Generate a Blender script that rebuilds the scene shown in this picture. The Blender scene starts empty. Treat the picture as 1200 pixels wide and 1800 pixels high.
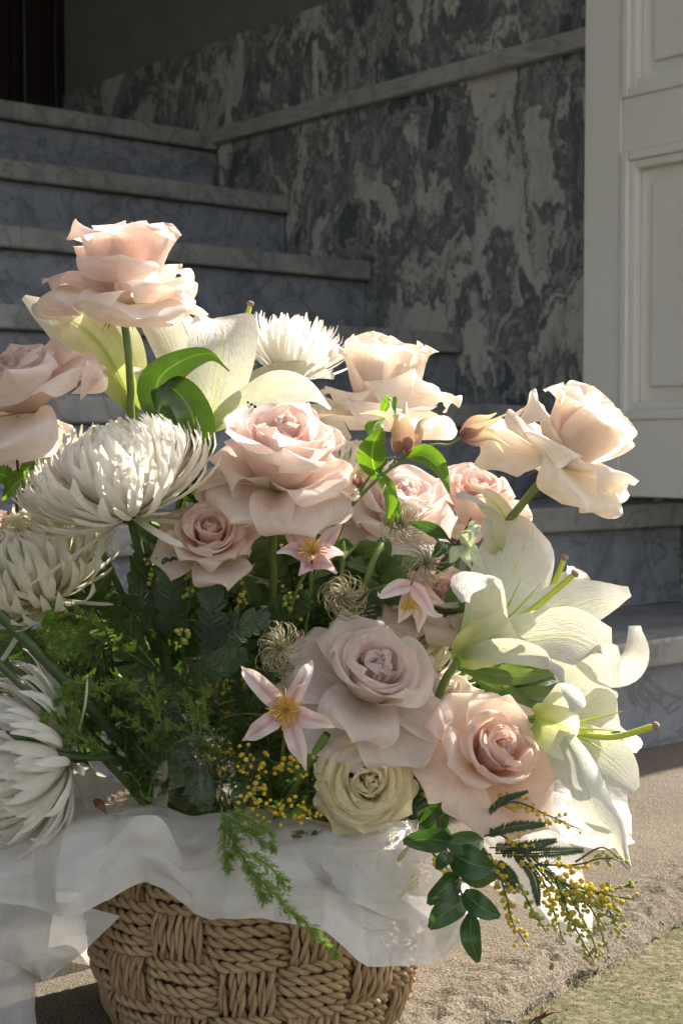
import bpy, bmesh, math, random
import numpy as np
from mathutils import Vector, Matrix, Quaternion

# ------------------------------------------------------------------ camera, sky, sun, exposure
SC = bpy.context.scene
COL = SC.collection
F = 2677.0            # focal length in pixels of the 1200 x 1800 photograph
PITCH = math.radians(2.57)
EYE = Vector((0, 0, 0.45))
cam_d = bpy.data.cameras.new('camera')
cam_d.sensor_fit = 'VERTICAL'; cam_d.sensor_height = 36; cam_d.lens = 36 * F / 1800
cam_d.clip_start = 0.02; cam_d.clip_end = 300
cam_d.dof.use_dof = True; cam_d.dof.focus_distance = 1.12; cam_d.dof.aperture_fstop = 18
cam = bpy.data.objects.new('camera', cam_d); COL.objects.link(cam)
cam.location = EYE; cam.rotation_euler = (math.radians(90) - PITCH, 0, 0)
SC.camera = cam
ST = math.radians(40)                                # the wall recedes 40 degrees to the left
N_ = Vector((math.cos(ST), math.sin(ST), 0))         # from the stairs towards the marble wall
S_ = Vector((-math.sin(ST), math.cos(ST), 0))        # up the stairs
SUN_EL = math.radians(40); SUN_OFF = math.radians(2.5)
sh = N_ * math.cos(SUN_OFF) + S_ * math.sin(SUN_OFF)
SUN_DIR = Vector((sh.x * math.cos(SUN_EL), sh.y * math.cos(SUN_EL), math.sin(SUN_EL)))
wd = bpy.data.worlds.new('World'); SC.world = wd; wd.use_nodes = True
wn = wd.node_tree
bg = wn.nodes['Background']
sky = wn.nodes.new('ShaderNodeTexSky'); sky.sky_type = 'NISHITA'; sky.sun_disc = False
sky.air_density = 1.0; sky.dust_density = 2.5; sky.ozone_density = 1.0
sky.sun_elevation = SUN_EL; sky.sun_rotation = math.atan2(sh.x, sh.y)
hs = wn.nodes.new('ShaderNodeHueSaturation'); hs.inputs['Saturation'].default_value = 0.46
wn.links.new(sky.outputs[0], hs.inputs['Color']); wn.links.new(hs.outputs[0], bg.inputs[0]); bg.inputs[1].default_value = 0.128
sun_d = bpy.data.lights.new('sun', 'SUN'); sun_d.energy = 5.0; sun_d.angle = math.radians(0.53)
sun_d.color = (1.0, 0.945, 0.86)
sun = bpy.data.objects.new('sun', sun_d); COL.objects.link(sun)
sun.rotation_euler = SUN_DIR.to_track_quat('Z', 'Y').to_euler()
SC.view_settings.view_transform = 'Standard'; SC.view_settings.look = 'None'
SC.view_settings.gamma = 1; SC.view_settings.use_curve_mapping = False
SC.view_settings.exposure = 1.2
SC.view_settings.use_white_balance = True; SC.view_settings.white_balance_temperature = 7050; SC.view_settings.white_balance_tint = 11
SC.render.engine = 'CYCLES'
SC.cycles.use_denoising = True
SC.cycles.max_bounces = 14; SC.cycles.diffuse_bounces = 10; SC.cycles.transmission_bounces = 10
SC.cycles.use_adaptive_sampling = True; SC.cycles.adaptive_threshold = 0.035; SC.cycles.adaptive_min_samples = 12
SC.cycles.caustics_reflective = False; SC.cycles.caustics_refractive = False
SC.cycles.transparent_max_bounces = 12
SC.cycles.sample_clamp_indirect = 6

# ------------------------------------------------------------------ helpers
rnd = random.Random(7)
FWD = Vector((0, math.cos(PITCH), -math.sin(PITCH))); UP = Vector((0, math.sin(PITCH), math.cos(PITCH)))

def W(px, py, d):
    """A point at distance d in front of the camera plane that stands at (px, py) of the photograph."""
    return EYE + Vector((1, 0, 0)) * ((px - 600) / F * d) + UP * (-(py - 900) / F * d) + FWD * d

def tag(o, label=None, cat=None, group=None, kind=None):
    if label: o['label'] = label
    if cat: o['category'] = cat
    if group: o['group'] = group
    if kind: o['kind'] = kind
    return o

def root(name, loc, label=None, cat=None, group=None, kind=None, rotz=0):
    o = bpy.data.objects.new(name, None); COL.objects.link(o)
    o.empty_display_size = 0.02
    o.location = loc; o.rotation_euler = (0, 0, rotz)
    return tag(o, label, cat, group, kind)

def link(name, me, mat=None, parent=None, m=None):
    o = bpy.data.objects.new(name, me); COL.objects.link(o)
    if mat is not None and not me.materials: me.materials.append(mat)
    if parent is not None: o.parent = parent
    if m is not None: o.matrix_local = m
    return o

def mesh_np(name, V, Fc, uv=None, smooth=True):
    me = bpy.data.meshes.new(name)
    V = np.asarray(V, dtype=np.float32); Fc = np.asarray(Fc, dtype=np.int32)
    k = Fc.shape[1]
    me.vertices.add(len(V)); me.vertices.foreach_set('co', V.ravel())
    me.loops.add(Fc.size); me.loops.foreach_set('vertex_index', Fc.ravel())
    me.polygons.add(len(Fc))
    me.polygons.foreach_set('loop_start', np.arange(0, Fc.size, k, dtype=np.int32))
    me.polygons.foreach_set('loop_total', np.full(len(Fc), k, dtype=np.int32))
    me.polygons.foreach_set('use_smooth', np.full(len(Fc), smooth, dtype=bool))
    if uv is not None:
        l = me.uv_layers.new(name='UVMap')
        l.data.foreach_set('uv', np.asarray(uv, dtype=np.float32)[Fc.ravel()].ravel())
    me.update(calc_edges=True)
    return me

def grid_faces(nv, nu, closed=False):
    i = np.arange(nv - 1)[:, None]; cols = nu if closed else nu - 1
    j = np.arange(cols)[None, :]; j2 = (j + 1) % nu
    a = i * nu + j; b = i * nu + j2; c = (i + 1) * nu + j2; d = (i + 1) * nu + j
    return np.stack([a, b, c, d], -1).reshape(-1, 4)

def grid_mesh(name, P):
    nv, nu = P.shape[:2]
    vv, uu = np.meshgrid(np.linspace(0, 1, nv), np.linspace(0, 1, nu), indexing='ij')
    return mesh_np(name, P.reshape(-1, 3), grid_faces(nv, nu), np.stack([uu, vv], -1).reshape(-1, 2))

def cr(pts, n):
    """Catmull-Rom through pts, n samples, spaced by chord length."""
    P = np.asarray([list(p) for p in pts], dtype=float)
    if len(P) == 2: return P[0] + (P[1] - P[0]) * np.linspace(0, 1, n)[:, None]
    L = np.r_[0, np.cumsum(np.linalg.norm(np.diff(P, axis=0), axis=1) + 1e-9)]; L /= L[-1]
    E = np.vstack([2 * P[0] - P[1], P, 2 * P[-1] - P[-2]])
    out = []
    for t in np.linspace(0, 1, n):
        i = min(max(np.searchsorted(L, t, side='right') - 1, 0), len(P) - 2)
        f = (t - L[i]) / (L[i + 1] - L[i])
        p0, p1, p2, p3 = E[i], E[i + 1], E[i + 2], E[i + 3]
        out.append(0.5 * (2 * p1 + (p2 - p0) * f + (2 * p0 - 5 * p1 + 4 * p2 - p3) * f * f + (3 * p1 - p0 - 3 * p2 + p3) * f ** 3))
    return np.array(out)

def nrm(a):
    return a / (np.linalg.norm(a, axis=-1, keepdims=True) + 1e-12)

def frames(C):
    T = nrm(np.gradient(C, axis=0))
    ref = np.array([0, 0, 1.0]) if abs(T[0][2]) < 0.9 else np.array([1.0, 0, 0])
    A = np.zeros_like(C); a = nrm(np.cross(T[0], ref))
    for i in range(len(C)):
        a = nrm(a - T[i] * np.dot(a, T[i])); A[i] = a
    return T, A, np.cross(T, A)

def tube_np(C, R, sides=8, flat=1.0):
    """Vertices and faces of a tube along samples C with radius R (number or array)."""
    T, A, B = frames(C)
    R = np.broadcast_to(np.asarray(R, dtype=float), (len(C),))
    th = np.linspace(0, 2 * math.pi, sides, endpoint=False)
    P = C[:, None, :] + R[:, None, None] * (np.cos(th)[None, :, None] * A[:, None, :] + flat * np.sin(th)[None, :, None] * B[:, None, :])
    return P.reshape(-1, 3), grid_faces(len(C), sides, True)

def tube(name, pts, r0, r1, mat, parent, sides=8, n=24, off=None):
    C = cr(pts, n)
    if parent is not None: C = C - np.array(parent.location)
    R = np.linspace(r0, r1, n); R[-1] *= 0.6
    V, Fc = tube_np(C, R, sides)
    uv = np.stack([np.tile(np.linspace(0, 1, sides), n), np.repeat(np.linspace(0, 1, n), sides)], -1)
    # end caps as fans of quads (degenerate) kept simple: close with centre vertices
    me = mesh_np(name, V, Fc, uv)
    return link(name, me, mat, parent)

def join_np(parts):
    Vs, Fs, o = [], [], 0
    for V, Fc in parts:
        Vs.append(V); Fs.append(np.asarray(Fc) + o); o += len(V)
    return np.vstack(Vs), np.vstack(Fs)

def basis(axis, spin=0.0):
    """3x3 numpy matrix whose columns are x, y, z of a frame with z along axis."""
    z = Vector(axis).normalized()
    q = Vector((0, 0, 1)).rotation_difference(z)
    m = q.to_matrix() @ Matrix.Rotation(spin, 3, 'Z')
    return np.array(m)

def wob(rs, u, v, n=4, fu=2.0, fv=2.0):
    out = 0
    for _ in range(n):
        a, b, p = rs.uniform(-fu, fu), rs.uniform(-fv, fv), rs.uniform(0, 6.28)
        out = out + np.sin(a * u * 3 + b * v * 3 + p)
    return out / n

# ------------------------------------------------------------------ materials
def newmat(name):
    m = bpy.data.materials.new(name); m.use_nodes = True
    nt = m.node_tree; nt.nodes.clear()
    out = nt.nodes.new('ShaderNodeOutputMaterial')
    return m, nt, out

def nd(nt, t, **k):
    n = nt.nodes.new(t)
    for a, b in k.items():
        if a == 'ins':
            for i, v in b.items(): n.inputs[i].default_value = v
        else: setattr(n, a, b)
    return n

def ramp(nt, stops, fac, interp='LINEAR'):
    r = nt.nodes.new('ShaderNodeValToRGB'); r.color_ramp.interpolation = interp
    e = r.color_ramp.elements
    while len(e) < len(stops): e.new(0.5)
    for el, (p, c) in zip(e, stops):
        el.position = p; el.color = (*c, 1) if len(c) == 3 else c
    nt.links.new(fac, r.inputs[0])
    return r.outputs[0]

def mix(nt, fac, a, b, mode='MIX'):
    m = nt.nodes.new('ShaderNodeMix'); m.data_type = 'RGBA'; m.blend_type = mode
    for s, v in ((m.inputs[0], fac), (m.inputs[6], a), (m.inputs[7], b)):
        if hasattr(v, 'node'): nt.links.new(v, s)
        elif isinstance(v, (int, float)): s.default_value = v
        else: s.default_value = (*v, 1)
    return m.outputs[2]

def noise(nt, vec, scale, detail=4, rough=0.55, dist=0.0):
    n = nd(nt, 'ShaderNodeTexNoise', ins={'Scale': scale, 'Detail': detail, 'Roughness': rough, 'Distortion': dist})
    if vec is not None: nt.links.new(vec, n.inputs['Vector'])
    return n.outputs[0]

def mapping(nt, src, scale=(1, 1, 1), rot=(0, 0, 0), loc=(0, 0, 0)):
    mp = nd(nt, 'ShaderNodeMapping', ins={'Scale': scale, 'Rotation': rot, 'Location': loc})
    nt.links.new(src, mp.inputs[0]); return mp.outputs[0]

def bump(nt, h, strength, dist):
    b = nd(nt, 'ShaderNodeBump', ins={'Strength': strength, 'Distance': dist})
    nt.links.new(h, b.inputs['Height']); return b.outputs[0]

def petal_mat(name, base, mid, tip, inner, trans, tr=0.62, rough=0.5, vein=(70, 4), vb=0.25, spots=False, midrib=None):
    """Petal skin: colour runs from base to tip, hearts are tinted by the petal's own 'tint', light passes through."""
    m, nt, out = newmat(name)
    uv = nd(nt, 'ShaderNodeUVMap').outputs[0]
    sep = nd(nt, 'ShaderNodeSeparateXYZ'); nt.links.new(uv, sep.inputs[0])
    c = ramp(nt, [(0.0, base), (0.28, mid), (0.85, tip), (1.0, tip)], sep.outputs[1])
    if midrib is not None:
        d = nd(nt, 'ShaderNodeMath', operation='SUBTRACT', ins={1: 0.5}); nt.links.new(sep.outputs[0], d.inputs[0])
        a = nd(nt, 'ShaderNodeMath', operation='ABSOLUTE'); nt.links.new(d.outputs[0], a.inputs[0])
        f = ramp(nt, [(0.0, (1, 1, 1)), (midrib[1], (0, 0, 0))], a.outputs[0])
        f2 = ramp(nt, [(0.0, (1, 1, 1)), (0.6, (.8, .8, .8)), (0.95, (0, 0, 0))], sep.outputs[1])
        ff = mix(nt, 1.0, f, f2, 'MULTIPLY')
        c = mix(nt, ff, c, midrib[0])
    at = nd(nt, 'ShaderNodeAttribute', attribute_type='OBJECT', attribute_name='tint')
    c = mix(nt, at.outputs['Fac'], c, inner)
    oi = nd(nt, 'ShaderNodeObjectInfo')
    tc = nd(nt, 'ShaderNodeTexCoord')
    blot = noise(nt, tc.outputs['Object'], 60, 3)
    br = ramp(nt, [(0.3, (0.90, 0.89, 0.88)), (0.7, (1, 1, 1))], blot)
    c = mix(nt, 1.0, c, br, 'MULTIPLY')
    vc = mapping(nt, uv, (vein[0], vein[1], 1))
    vn = noise(nt, vc, 1.0, 3, 0.5)
    vr = ramp(nt, [(0.35, (0.90, 0.87, 0.86)), (0.6, (1, 1, 1))], vn)
    c = mix(nt, 0.8, c, vr, 'MULTIPLY')
    pr = nd(nt, 'ShaderNodeBsdfPrincipled', ins={'Roughness': rough, 'Specular IOR Level': 0.3})
    nt.links.new(c, pr.inputs['Base Color'])
    b = bump(nt, vn, vb, 0.0006)
    nt.links.new(b, pr.inputs['Normal'])
    tl = nd(nt, 'ShaderNodeBsdfTranslucent'); nt.links.new(b, tl.inputs['Normal'])
    if midrib is not None:
        d6 = nd(nt, 'ShaderNodeMath', operation='MULTIPLY', ins={1: 62.0}); nt.links.new(a.outputs[0], d6.inputs[0])
        cs = nd(nt, 'ShaderNodeMath', operation='COSINE'); nt.links.new(d6.outputs[0], cs.inputs[0])
        fall = ramp(nt, [(0.0, (1, 1, 1)), (0.22, (0, 0, 0))], a.outputs[0])
        rg = mix(nt, 1.0, fall, cs.outputs[0], 'MULTIPLY')
        b = nd(nt, 'ShaderNodeBump', ins={'Strength': 0.14, 'Distance': 0.0012}); nt.links.new(rg, b.inputs['Height']); nt.links.new(bump(nt, vn, vb, 0.0009), b.inputs['Normal']); b = b.outputs[0]
        nt.links.new(b, pr.inputs['Normal']); nt.links.new(b, tl.inputs['Normal'])
    ct = mix(nt, 1.0, c, trans, 'MULTIPLY'); nt.links.new(ct, tl.inputs[0])
    ms = nd(nt, 'ShaderNodeMixShader', ins={0: tr})
    nt.links.new(pr.outputs[0], ms.inputs[1]); nt.links.new(tl.outputs[0], ms.inputs[2])
    nt.links.new(ms.outputs[0], out.inputs[0])
    return m

def leaf_mat(name, col, col2, trans, tr=0.35, rough=0.35, spec=0.5, veins=True):
    m, nt, out = newmat(name)
    uv = nd(nt, 'ShaderNodeUVMap').outputs[0]
    oi = nd(nt, 'ShaderNodeObjectInfo')
    tc = nd(nt, 'ShaderNodeTexCoord')
    c = mix(nt, oi.outputs['Random'], col, col2)
    n = noise(nt, tc.outputs['Object'], 45, 4)
    c = mix(nt, 0.7, c, ramp(nt, [(0.3, (.62, .65, .6)), (0.7, (1.1, 1.1, 1.0))], n), 'MULTIPLY')
    pr = nd(nt, 'ShaderNodeBsdfPrincipled', ins={'Roughness': rough, 'Specular IOR Level': spec})
    tl = nd(nt, 'ShaderNodeBsdfTranslucent')
    if veins:
        sep = nd(nt, 'ShaderNodeSeparateXYZ'); nt.links.new(uv, sep.inputs[0])
        d = nd(nt, 'ShaderNodeMath', operation='SUBTRACT', ins={1: 0.5}); nt.links.new(sep.outputs[0], d.inputs[0])
        a = nd(nt, 'ShaderNodeMath', operation='ABSOLUTE'); nt.links.new(d.outputs[0], a.inputs[0])
        f = ramp(nt, [(0.0, (1, 1, 1)), (0.035, (0, 0, 0))], a.outputs[0])
        # side veins slanting up from the midrib
        s = nd(nt, 'ShaderNodeMath', operation='MULTIPLY_ADD', ins={1: -1.1}); nt.links.new(a.outputs[0], s.inputs[0]); nt.links.new(sep.outputs[1], s.inputs[2])
        w = nd(nt, 'ShaderNodeMath', operation='MULTIPLY', ins={1: 60.0}); nt.links.new(s.outputs[0], w.inputs[0])
        si = nd(nt, 'ShaderNodeMath', operation='SINE'); nt.links.new(w.outputs[0], si.inputs[0])
        f2 = ramp(nt, [(0.9, (0, 0, 0)), (1.0, (.35, .35, .35))], si.outputs[0])
        ff = mix(nt, 1.0, f, f2, 'ADD')
        c = mix(nt, ff, c, tuple(min(1, x * 2.0 + 0.03) for x in col))
        b = bump(nt, ff, 0.35, 0.0005)
        nt.links.new(b, pr.inputs['Normal'])
    nt.links.new(c, pr.inputs['Base Color'])
    nt.links.new(mix(nt, 1.0, c, trans, 'MULTIPLY'), tl.inputs[0])
    ms = nd(nt, 'ShaderNodeMixShader', ins={0: tr})
    nt.links.new(pr.outputs[0], ms.inputs[1]); nt.links.new(tl.outputs[0], ms.inputs[2])
    nt.links.new(ms.outputs[0], out.inputs[0])
    return m

def plain_mat(name, col, rough=0.6, spec=0.3, var=0.25, scale=40, bmp=0.0, col2=None, stretch=(1, 1, 1)):
    m, nt, out = newmat(name)
    tc = nd(nt, 'ShaderNodeTexCoord')
    v = mapping(nt, tc.outputs['Object'], stretch)
    n = noise(nt, v, scale, 5)
    c2 = col2 or tuple(x * (1 - var) for x in col)
    c = mix(nt, n, c2, col)
    pr = nd(nt, 'ShaderNodeBsdfPrincipled', ins={'Roughness': rough, 'Specular IOR Level': spec})
    nt.links.new(c, pr.inputs['Base Color'])
    if bmp: nt.links.new(bump(nt, n, bmp, 0.001), pr.inputs['Normal'])
    nt.links.new(pr.outputs[0], out.inputs[0])
    return m

M = {}
BLUSH = (1.0, 0.94, 0.90)
M['rose_peach'] = petal_mat('rose_peach_skin', (.90, .87, .70), (.94, .85, .81), (.96, .91, .88), (.93, .75, .72), BLUSH)
M['rose_pink'] = petal_mat('rose_pink_skin', (.90, .86, .70), (.94, .83, .80), (.955, .90, .875), (.90, .69, .68), (1, .93, .89))
M['rose_cream'] = petal_mat('rose_cream_skin', (.90, .89, .70), (.955, .90, .85), (.965, .94, .90), (.94, .80, .76), (1, .96, .90))
M['rose_lilac'] = petal_mat('rose_lilac_skin', (.90, .88, .76), (.945, .885, .87), (.96, .92, .905), (.92, .78, .78), (1, .95, .92))
M['rose_coral'] = petal_mat('rose_coral_skin', (.90, .85, .68), (.95, .82, .77), (.96, .89, .85), (.95, .72, .67), (1, .92, .86))
M['rose_yellow'] = petal_mat('rose_yellow_skin', (.90, .86, .55), (.965, .925, .69), (.97, .945, .79), (.965, .91, .64), (1, .96, .82))
M['mum_white'] = petal_mat('chrysanthemum_white_skin', (.82, .85, .62), (.945, .945, .91), (.96, .96, .94), (.88, .89, .66), (1, .985, .93), tr=0.55, vein=(8, 2), vb=0.15)
M['mum_yellow'] = petal_mat('chrysanthemum_pale_yellow_skin', (.78, .82, .50), (.94, .94, .82), (.955, .955, .90), (.86, .86, .52), (1, .975, .87), tr=0.55, vein=(8, 2), vb=0.15)
M['lily'] = petal_mat('lily_skin', (.42, .56, .10), (.70, .74, .57), (.75, .75, .73), (.6, .7, .3), (1, 1, .93), tr=0.32, rough=0.40, vein=(40, 22), vb=0.9, midrib=((.70, .78, .42), 0.045))
M['lily_white'] = petal_mat('lily_white_skin', (.68, .72, .56), (.73, .75, .70), (.76, .76, .74), (.6, .7, .3), (1, 1, .93), tr=0.32, rough=0.40, vein=(40, 22), vb=0.9, midrib=((.68, .75, .45), 0.04))
M['lily_green'] = petal_mat('lily_green_skin', (.30, .44, .06), (.66, .74, .32), (.87, .88, .76), (.5, .6, .2), (1, 1, .8), tr=0.42, rough=0.42, vein=(30, 3), vb=0.4, midrib=((.42, .56, .10), 0.10))
M['clematis'] = petal_mat('clematis_skin', (.80, .62, .62), (.84, .66, .68), (.90, .86, .84), (.6, .4, .44), (1, .88, .86), tr=0.4, vein=(9, 1.5), vb=0.5, midrib=((.64, .36, .46), 0.22))
M['clematis_bell'] = petal_mat('clematis_bell_skin', (.34, .18, .17), (.48, .31, .27), (.88, .84, .60), (.5, .3, .3), (1, .9, .7), tr=0.35, vein=(12, 1), vb=0.5)
M['stem'] = plain_mat('stem_green', (.16, .24, .055), 0.4, 0.5, 0.35, 60)
M['stem_dark'] = plain_mat('stem_dark_green', (.075, .12, .045), 0.45, 0.4, 0.4, 60)
M['twig'] = plain_mat('reddish_twig', (.11, .045, .03), 0.6, 0.3, 0.4, 80)
M['sepal'] = leaf_mat('sepal_green', (.16, .24, .06), (.20, .28, .08), (1.2, 1.2, .6), veins=False)
M['lily_leaf'] = leaf_mat('lily_leaf_green', (.038, .078, .018), (.05, .095, .022), (1.4, 1.6, .45), 0.32, 0.28, 0.6)
M['bright_leaf'] = leaf_mat('clematis_leaf_green', (.13, .26, .03), (.10, .20, .03), (1.6, 1.7, .5), 0.45, 0.4)
M['dark_leaf'] = leaf_mat('dark_glossy_leaf_green', (.032, .075, .028), (.05, .10, .032), (1.6, 1.9, .6), 0.3, 0.26, 0.6)
M['filler_leaf'] = leaf_mat('filler_leaf_green', (.085, .15, .05), (.15, .21, .08), (1.4, 1.6, .6), 0.35, 0.5)
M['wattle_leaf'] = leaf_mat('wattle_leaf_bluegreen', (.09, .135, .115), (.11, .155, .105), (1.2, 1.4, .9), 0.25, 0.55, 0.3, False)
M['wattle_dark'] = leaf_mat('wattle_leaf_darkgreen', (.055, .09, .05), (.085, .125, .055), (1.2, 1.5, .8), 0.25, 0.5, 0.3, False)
M['wattle_ball'] = plain_mat('wattle_ball_yellow', (.78, .58, .09), 0.9, 0.1, 0.4, 900, 0.4, (.60, .43, .05))
M['wattle_bud'] = plain_mat('wattle_ball_green', (.48, .46, .12), 0.9, 0.1, 0.4, 900, 0.4, (.32, .33, .08))
M['fern'] = leaf_mat('fern_sunlit_green', (.20, .29, .08), (.26, .36, .12), (1.5, 1.7, .6), 0.42, 0.5, 0.3, False)  # sun patches on the fern put into a lighter green
M['fern_dark'] = leaf_mat('fern_dark_green', (.055, .095, .035), (.085, .13, .045), (1.2, 1.5, .7), 0.3, 0.5, 0.3, False)  # darker copy of the fern, shade inside the bouquet put into its colour
M['seed_hair'] = plain_mat('seed_hair', (.40, .36, .22), 0.5, 0.4, 0.3, 200)
M['stamen'] = plain_mat('stamen_yellow', (.80, .55, .14), 0.6, 0.3, 0.25, 200)
M['pistil'] = plain_mat('pistil_green', (.50, .60, .07), 0.4, 0.4, 0.2, 120)
M['stigma'] = plain_mat('stigma_mauve', (.36, .24, .20), 0.8, 0.2, 0.4, 300, 0.5)
M['insect'] = plain_mat('insect_black', (.012, .011, .010), 0.35, 0.5, 0.3, 200)
M['dry'] = plain_mat('dry_brown_leaf', (.20, .09, .045), 0.7, 0.2, 0.4, 100)

def tissue_mat():
    m, nt, out = newmat('white_tissue_paper')
    tc = nd(nt, 'ShaderNodeTexCoord')
    n = noise(nt, tc.outputs['Object'], 26, 6, 0.6)
    n2 = noise(nt, tc.outputs['Object'], 420, 3, 0.6)
    c = ramp(nt, [(0.35, (.76, .755, .74)), (0.65, (.88, .875, .86))], n)
    c = mix(nt, 0.5, c, ramp(nt, [(0.3, (.9, .9, .9)), (0.7, (1, 1, 1))], n2), 'MULTIPLY')
    df = nd(nt, 'ShaderNodeBsdfPrincipled', ins={'Roughness': 0.45, 'Specular IOR Level': 0.25}); nt.links.new(c, df.inputs[0])
    v = nd(nt, 'ShaderNodeTexVoronoi', feature='DISTANCE_TO_EDGE', ins={'Scale': 22.0}); 
    dn = nd(nt, 'ShaderNodeTexNoise', ins={'Scale': 14.0, 'Detail': 3.0}); nt.links.new(tc.outputs['Object'], dn.inputs['Vector'])
    mv = mix(nt, 0.12, (0, 0, 0), dn.outputs[1]); 
    ad = nd(nt, 'ShaderNodeVectorMath', operation='ADD'); nt.links.new(tc.outputs['Object'], ad.inputs[0]); nt.links.new(mv, ad.inputs[1])
    nt.links.new(ad.outputs[0], v.inputs['Vector'])
    vr = ramp(nt, [(0.0, (0, 0, 0)), (0.12, (1, 1, 1))], v.outputs['Distance'])
    hh = mix(nt, 0.25, n2, n)
    h = mix(nt, 0.30, hh, vr)
    b = bump(nt, h, 0.45, 0.003); nt.links.new(b, df.inputs['Normal'])
    tl = nd(nt, 'ShaderNodeBsdfTranslucent'); nt.links.new(c, tl.inputs[0])
    tp = nd(nt, 'ShaderNodeBsdfTransparent')
    a = nd(nt, 'ShaderNodeMixShader', ins={0: 0.38}); nt.links.new(df.outputs[0], a.inputs[1]); nt.links.new(tl.outputs[0], a.inputs[2])
    e = nd(nt, 'ShaderNodeMixShader', ins={0: 0.22}); nt.links.new(a.outputs[0], e.inputs[1]); nt.links.new(tp.outputs[0], e.inputs[2])
    nt.links.new(e.outputs[0], out.inputs[0])
    return m
M['tissue'] = tissue_mat()

def cello_mat():
    m, nt, out = newmat('clear_cellophane')
    tc = nd(nt, 'ShaderNodeTexCoord')
    n = noise(nt, tc.outputs['Object'], 40, 3, 0.6, 0.8)
    b = bump(nt, n, 0.5, 0.004)
    gl = nd(nt, 'ShaderNodeBsdfGlossy', ins={'Roughness': 0.18}); nt.links.new(b, gl.inputs['Normal'])
    tp = nd(nt, 'ShaderNodeBsdfTransparent', ins={0: (.93, .94, .93, 1)})
    fr = nd(nt, 'ShaderNodeFresnel', ins={0: 1.28}); nt.links.new(b, fr.inputs['Normal'])
    ms = nd(nt, 'ShaderNodeMixShader'); nt.links.new(fr.outputs[0], ms.inputs[0])
    nt.links.new(tp.outputs[0], ms.inputs[1]); nt.links.new(gl.outputs[0], ms.inputs[2])
    nt.links.new(ms.outputs[0], out.inputs[0])
    return m
M['cello'] = cello_mat()

def rope_mat():
    m, nt, out = newmat('twisted_paper_rope')
    tc = nd(nt, 'ShaderNodeTexCoord'); oi = nd(nt, 'ShaderNodeObjectInfo')
    uv = nd(nt, 'ShaderNodeUVMap').outputs[0]
    v = mapping(nt, uv, (14, 260, 1))
    n = noise(nt, v, 1.0, 4)
    n2 = noise(nt, tc.outputs['Object'], 30, 4)
    c = ramp(nt, [(0.25, (.22, .14, .075)), (0.6, (.46, .32, .19)), (0.85, (.58, .43, .28))], n)
    c = mix(nt, 0.7, c, ramp(nt, [(0.3, (.7, .68, .66)), (0.7, (1.1, 1.08, 1.05))], n2), 'MULTIPLY')
    c = mix(nt, 0.25, c, mix(nt, oi.outputs['Random'], (.34, .22, .12), (.62, .47, .31)))
    pr = nd(nt, 'ShaderNodeBsdfPrincipled', ins={'Roughness': 0.7, 'Specular IOR Level': 0.25})
    nt.links.new(c, pr.inputs['Base Color']); nt.links.new(bump(nt, n, 0.5, 0.0006), pr.inputs['Normal'])
    nt.links.new(pr.outputs[0], out.inputs[0])
    return m
M['rope'] = rope_mat()

def marble_wall_mat():
    m, nt, out = newmat('grey_and_cream_veined_marble')
    tc = nd(nt, 'ShaderNodeTexCoord')
    v = mapping(nt, tc.outputs['Object'], (1.7, 1, 1.05))
    dn = nd(nt, 'ShaderNodeTexNoise', ins={'Scale': 2.6, 'Detail': 5.0, 'Roughness': 0.6}); nt.links.new(v, dn.inputs['Vector'])
    sc = nd(nt, 'ShaderNodeVectorMath', operation='SCALE', ins={'Scale': 0.85}); nt.links.new(dn.outputs[1], sc.inputs[0])
    ad = nd(nt, 'ShaderNodeVectorMath', operation='ADD'); nt.links.new(v, ad.inputs[0]); nt.links.new(sc.outputs[0], ad.inputs[1])
    d2 = nd(nt, 'ShaderNodeTexNoise', ins={'Scale': 7.0, 'Detail': 3.0}); nt.links.new(ad.outputs[0], d2.inputs['Vector'])
    s2 = nd(nt, 'ShaderNodeVectorMath', operation='SCALE', ins={'Scale': 0.22}); nt.links.new(d2.outputs[1], s2.inputs[0])
    a2 = nd(nt, 'ShaderNodeVectorMath', operation='ADD'); nt.links.new(ad.outputs[0], a2.inputs[0]); nt.links.new(s2.outputs[0], a2.inputs[1])
    a = noise(nt, a2.outputs[0], 3.0, 4, 0.55, 0.6)
    b = noise(nt, a2.outputs[0], 15, 4, 0.65, 0.8)
    w1 = nd(nt, 'ShaderNodeMath', operation='MULTIPLY', ins={1: 34.0}); nt.links.new(a, w1.inputs[0])
    w2 = nd(nt, 'ShaderNodeMath', operation='SINE'); nt.links.new(w1.outputs[0], w2.inputs[0])
    w3 = nd(nt, 'ShaderNodeMapRange', ins={1: -1.0, 2: 1.0, 3: 0.36, 4: 0.64}); nt.links.new(w2.outputs[0], w3.inputs[0])
    h = mix(nt, 0.30, a, b)
    h = mix(nt, 0.30, h, w3.outputs[0])
    c = ramp(nt, [(0.38, (.085, .097, .108)), (0.45, (.13, .145, .155)), (0.485, (.22, .23, .23)), (0.525, (.40, .395, .37)), (0.59, (.55, .53, .485)), (0.75, (.60, .58, .53))], h)
    pr = nd(nt, 'ShaderNodeBsdfPrincipled', ins={'Roughness': 0.42, 'Specular IOR Level': 0.4})
    nt.links.new(c, pr.inputs['Base Color'])
    nt.links.new(bump(nt, noise(nt, tc.outputs['Object'], 60, 4), 0.12, 0.002), pr.inputs['Normal'])
    nt.links.new(pr.outputs[0], out.inputs[0])
    return m
M['marble'] = marble_wall_mat()

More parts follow.
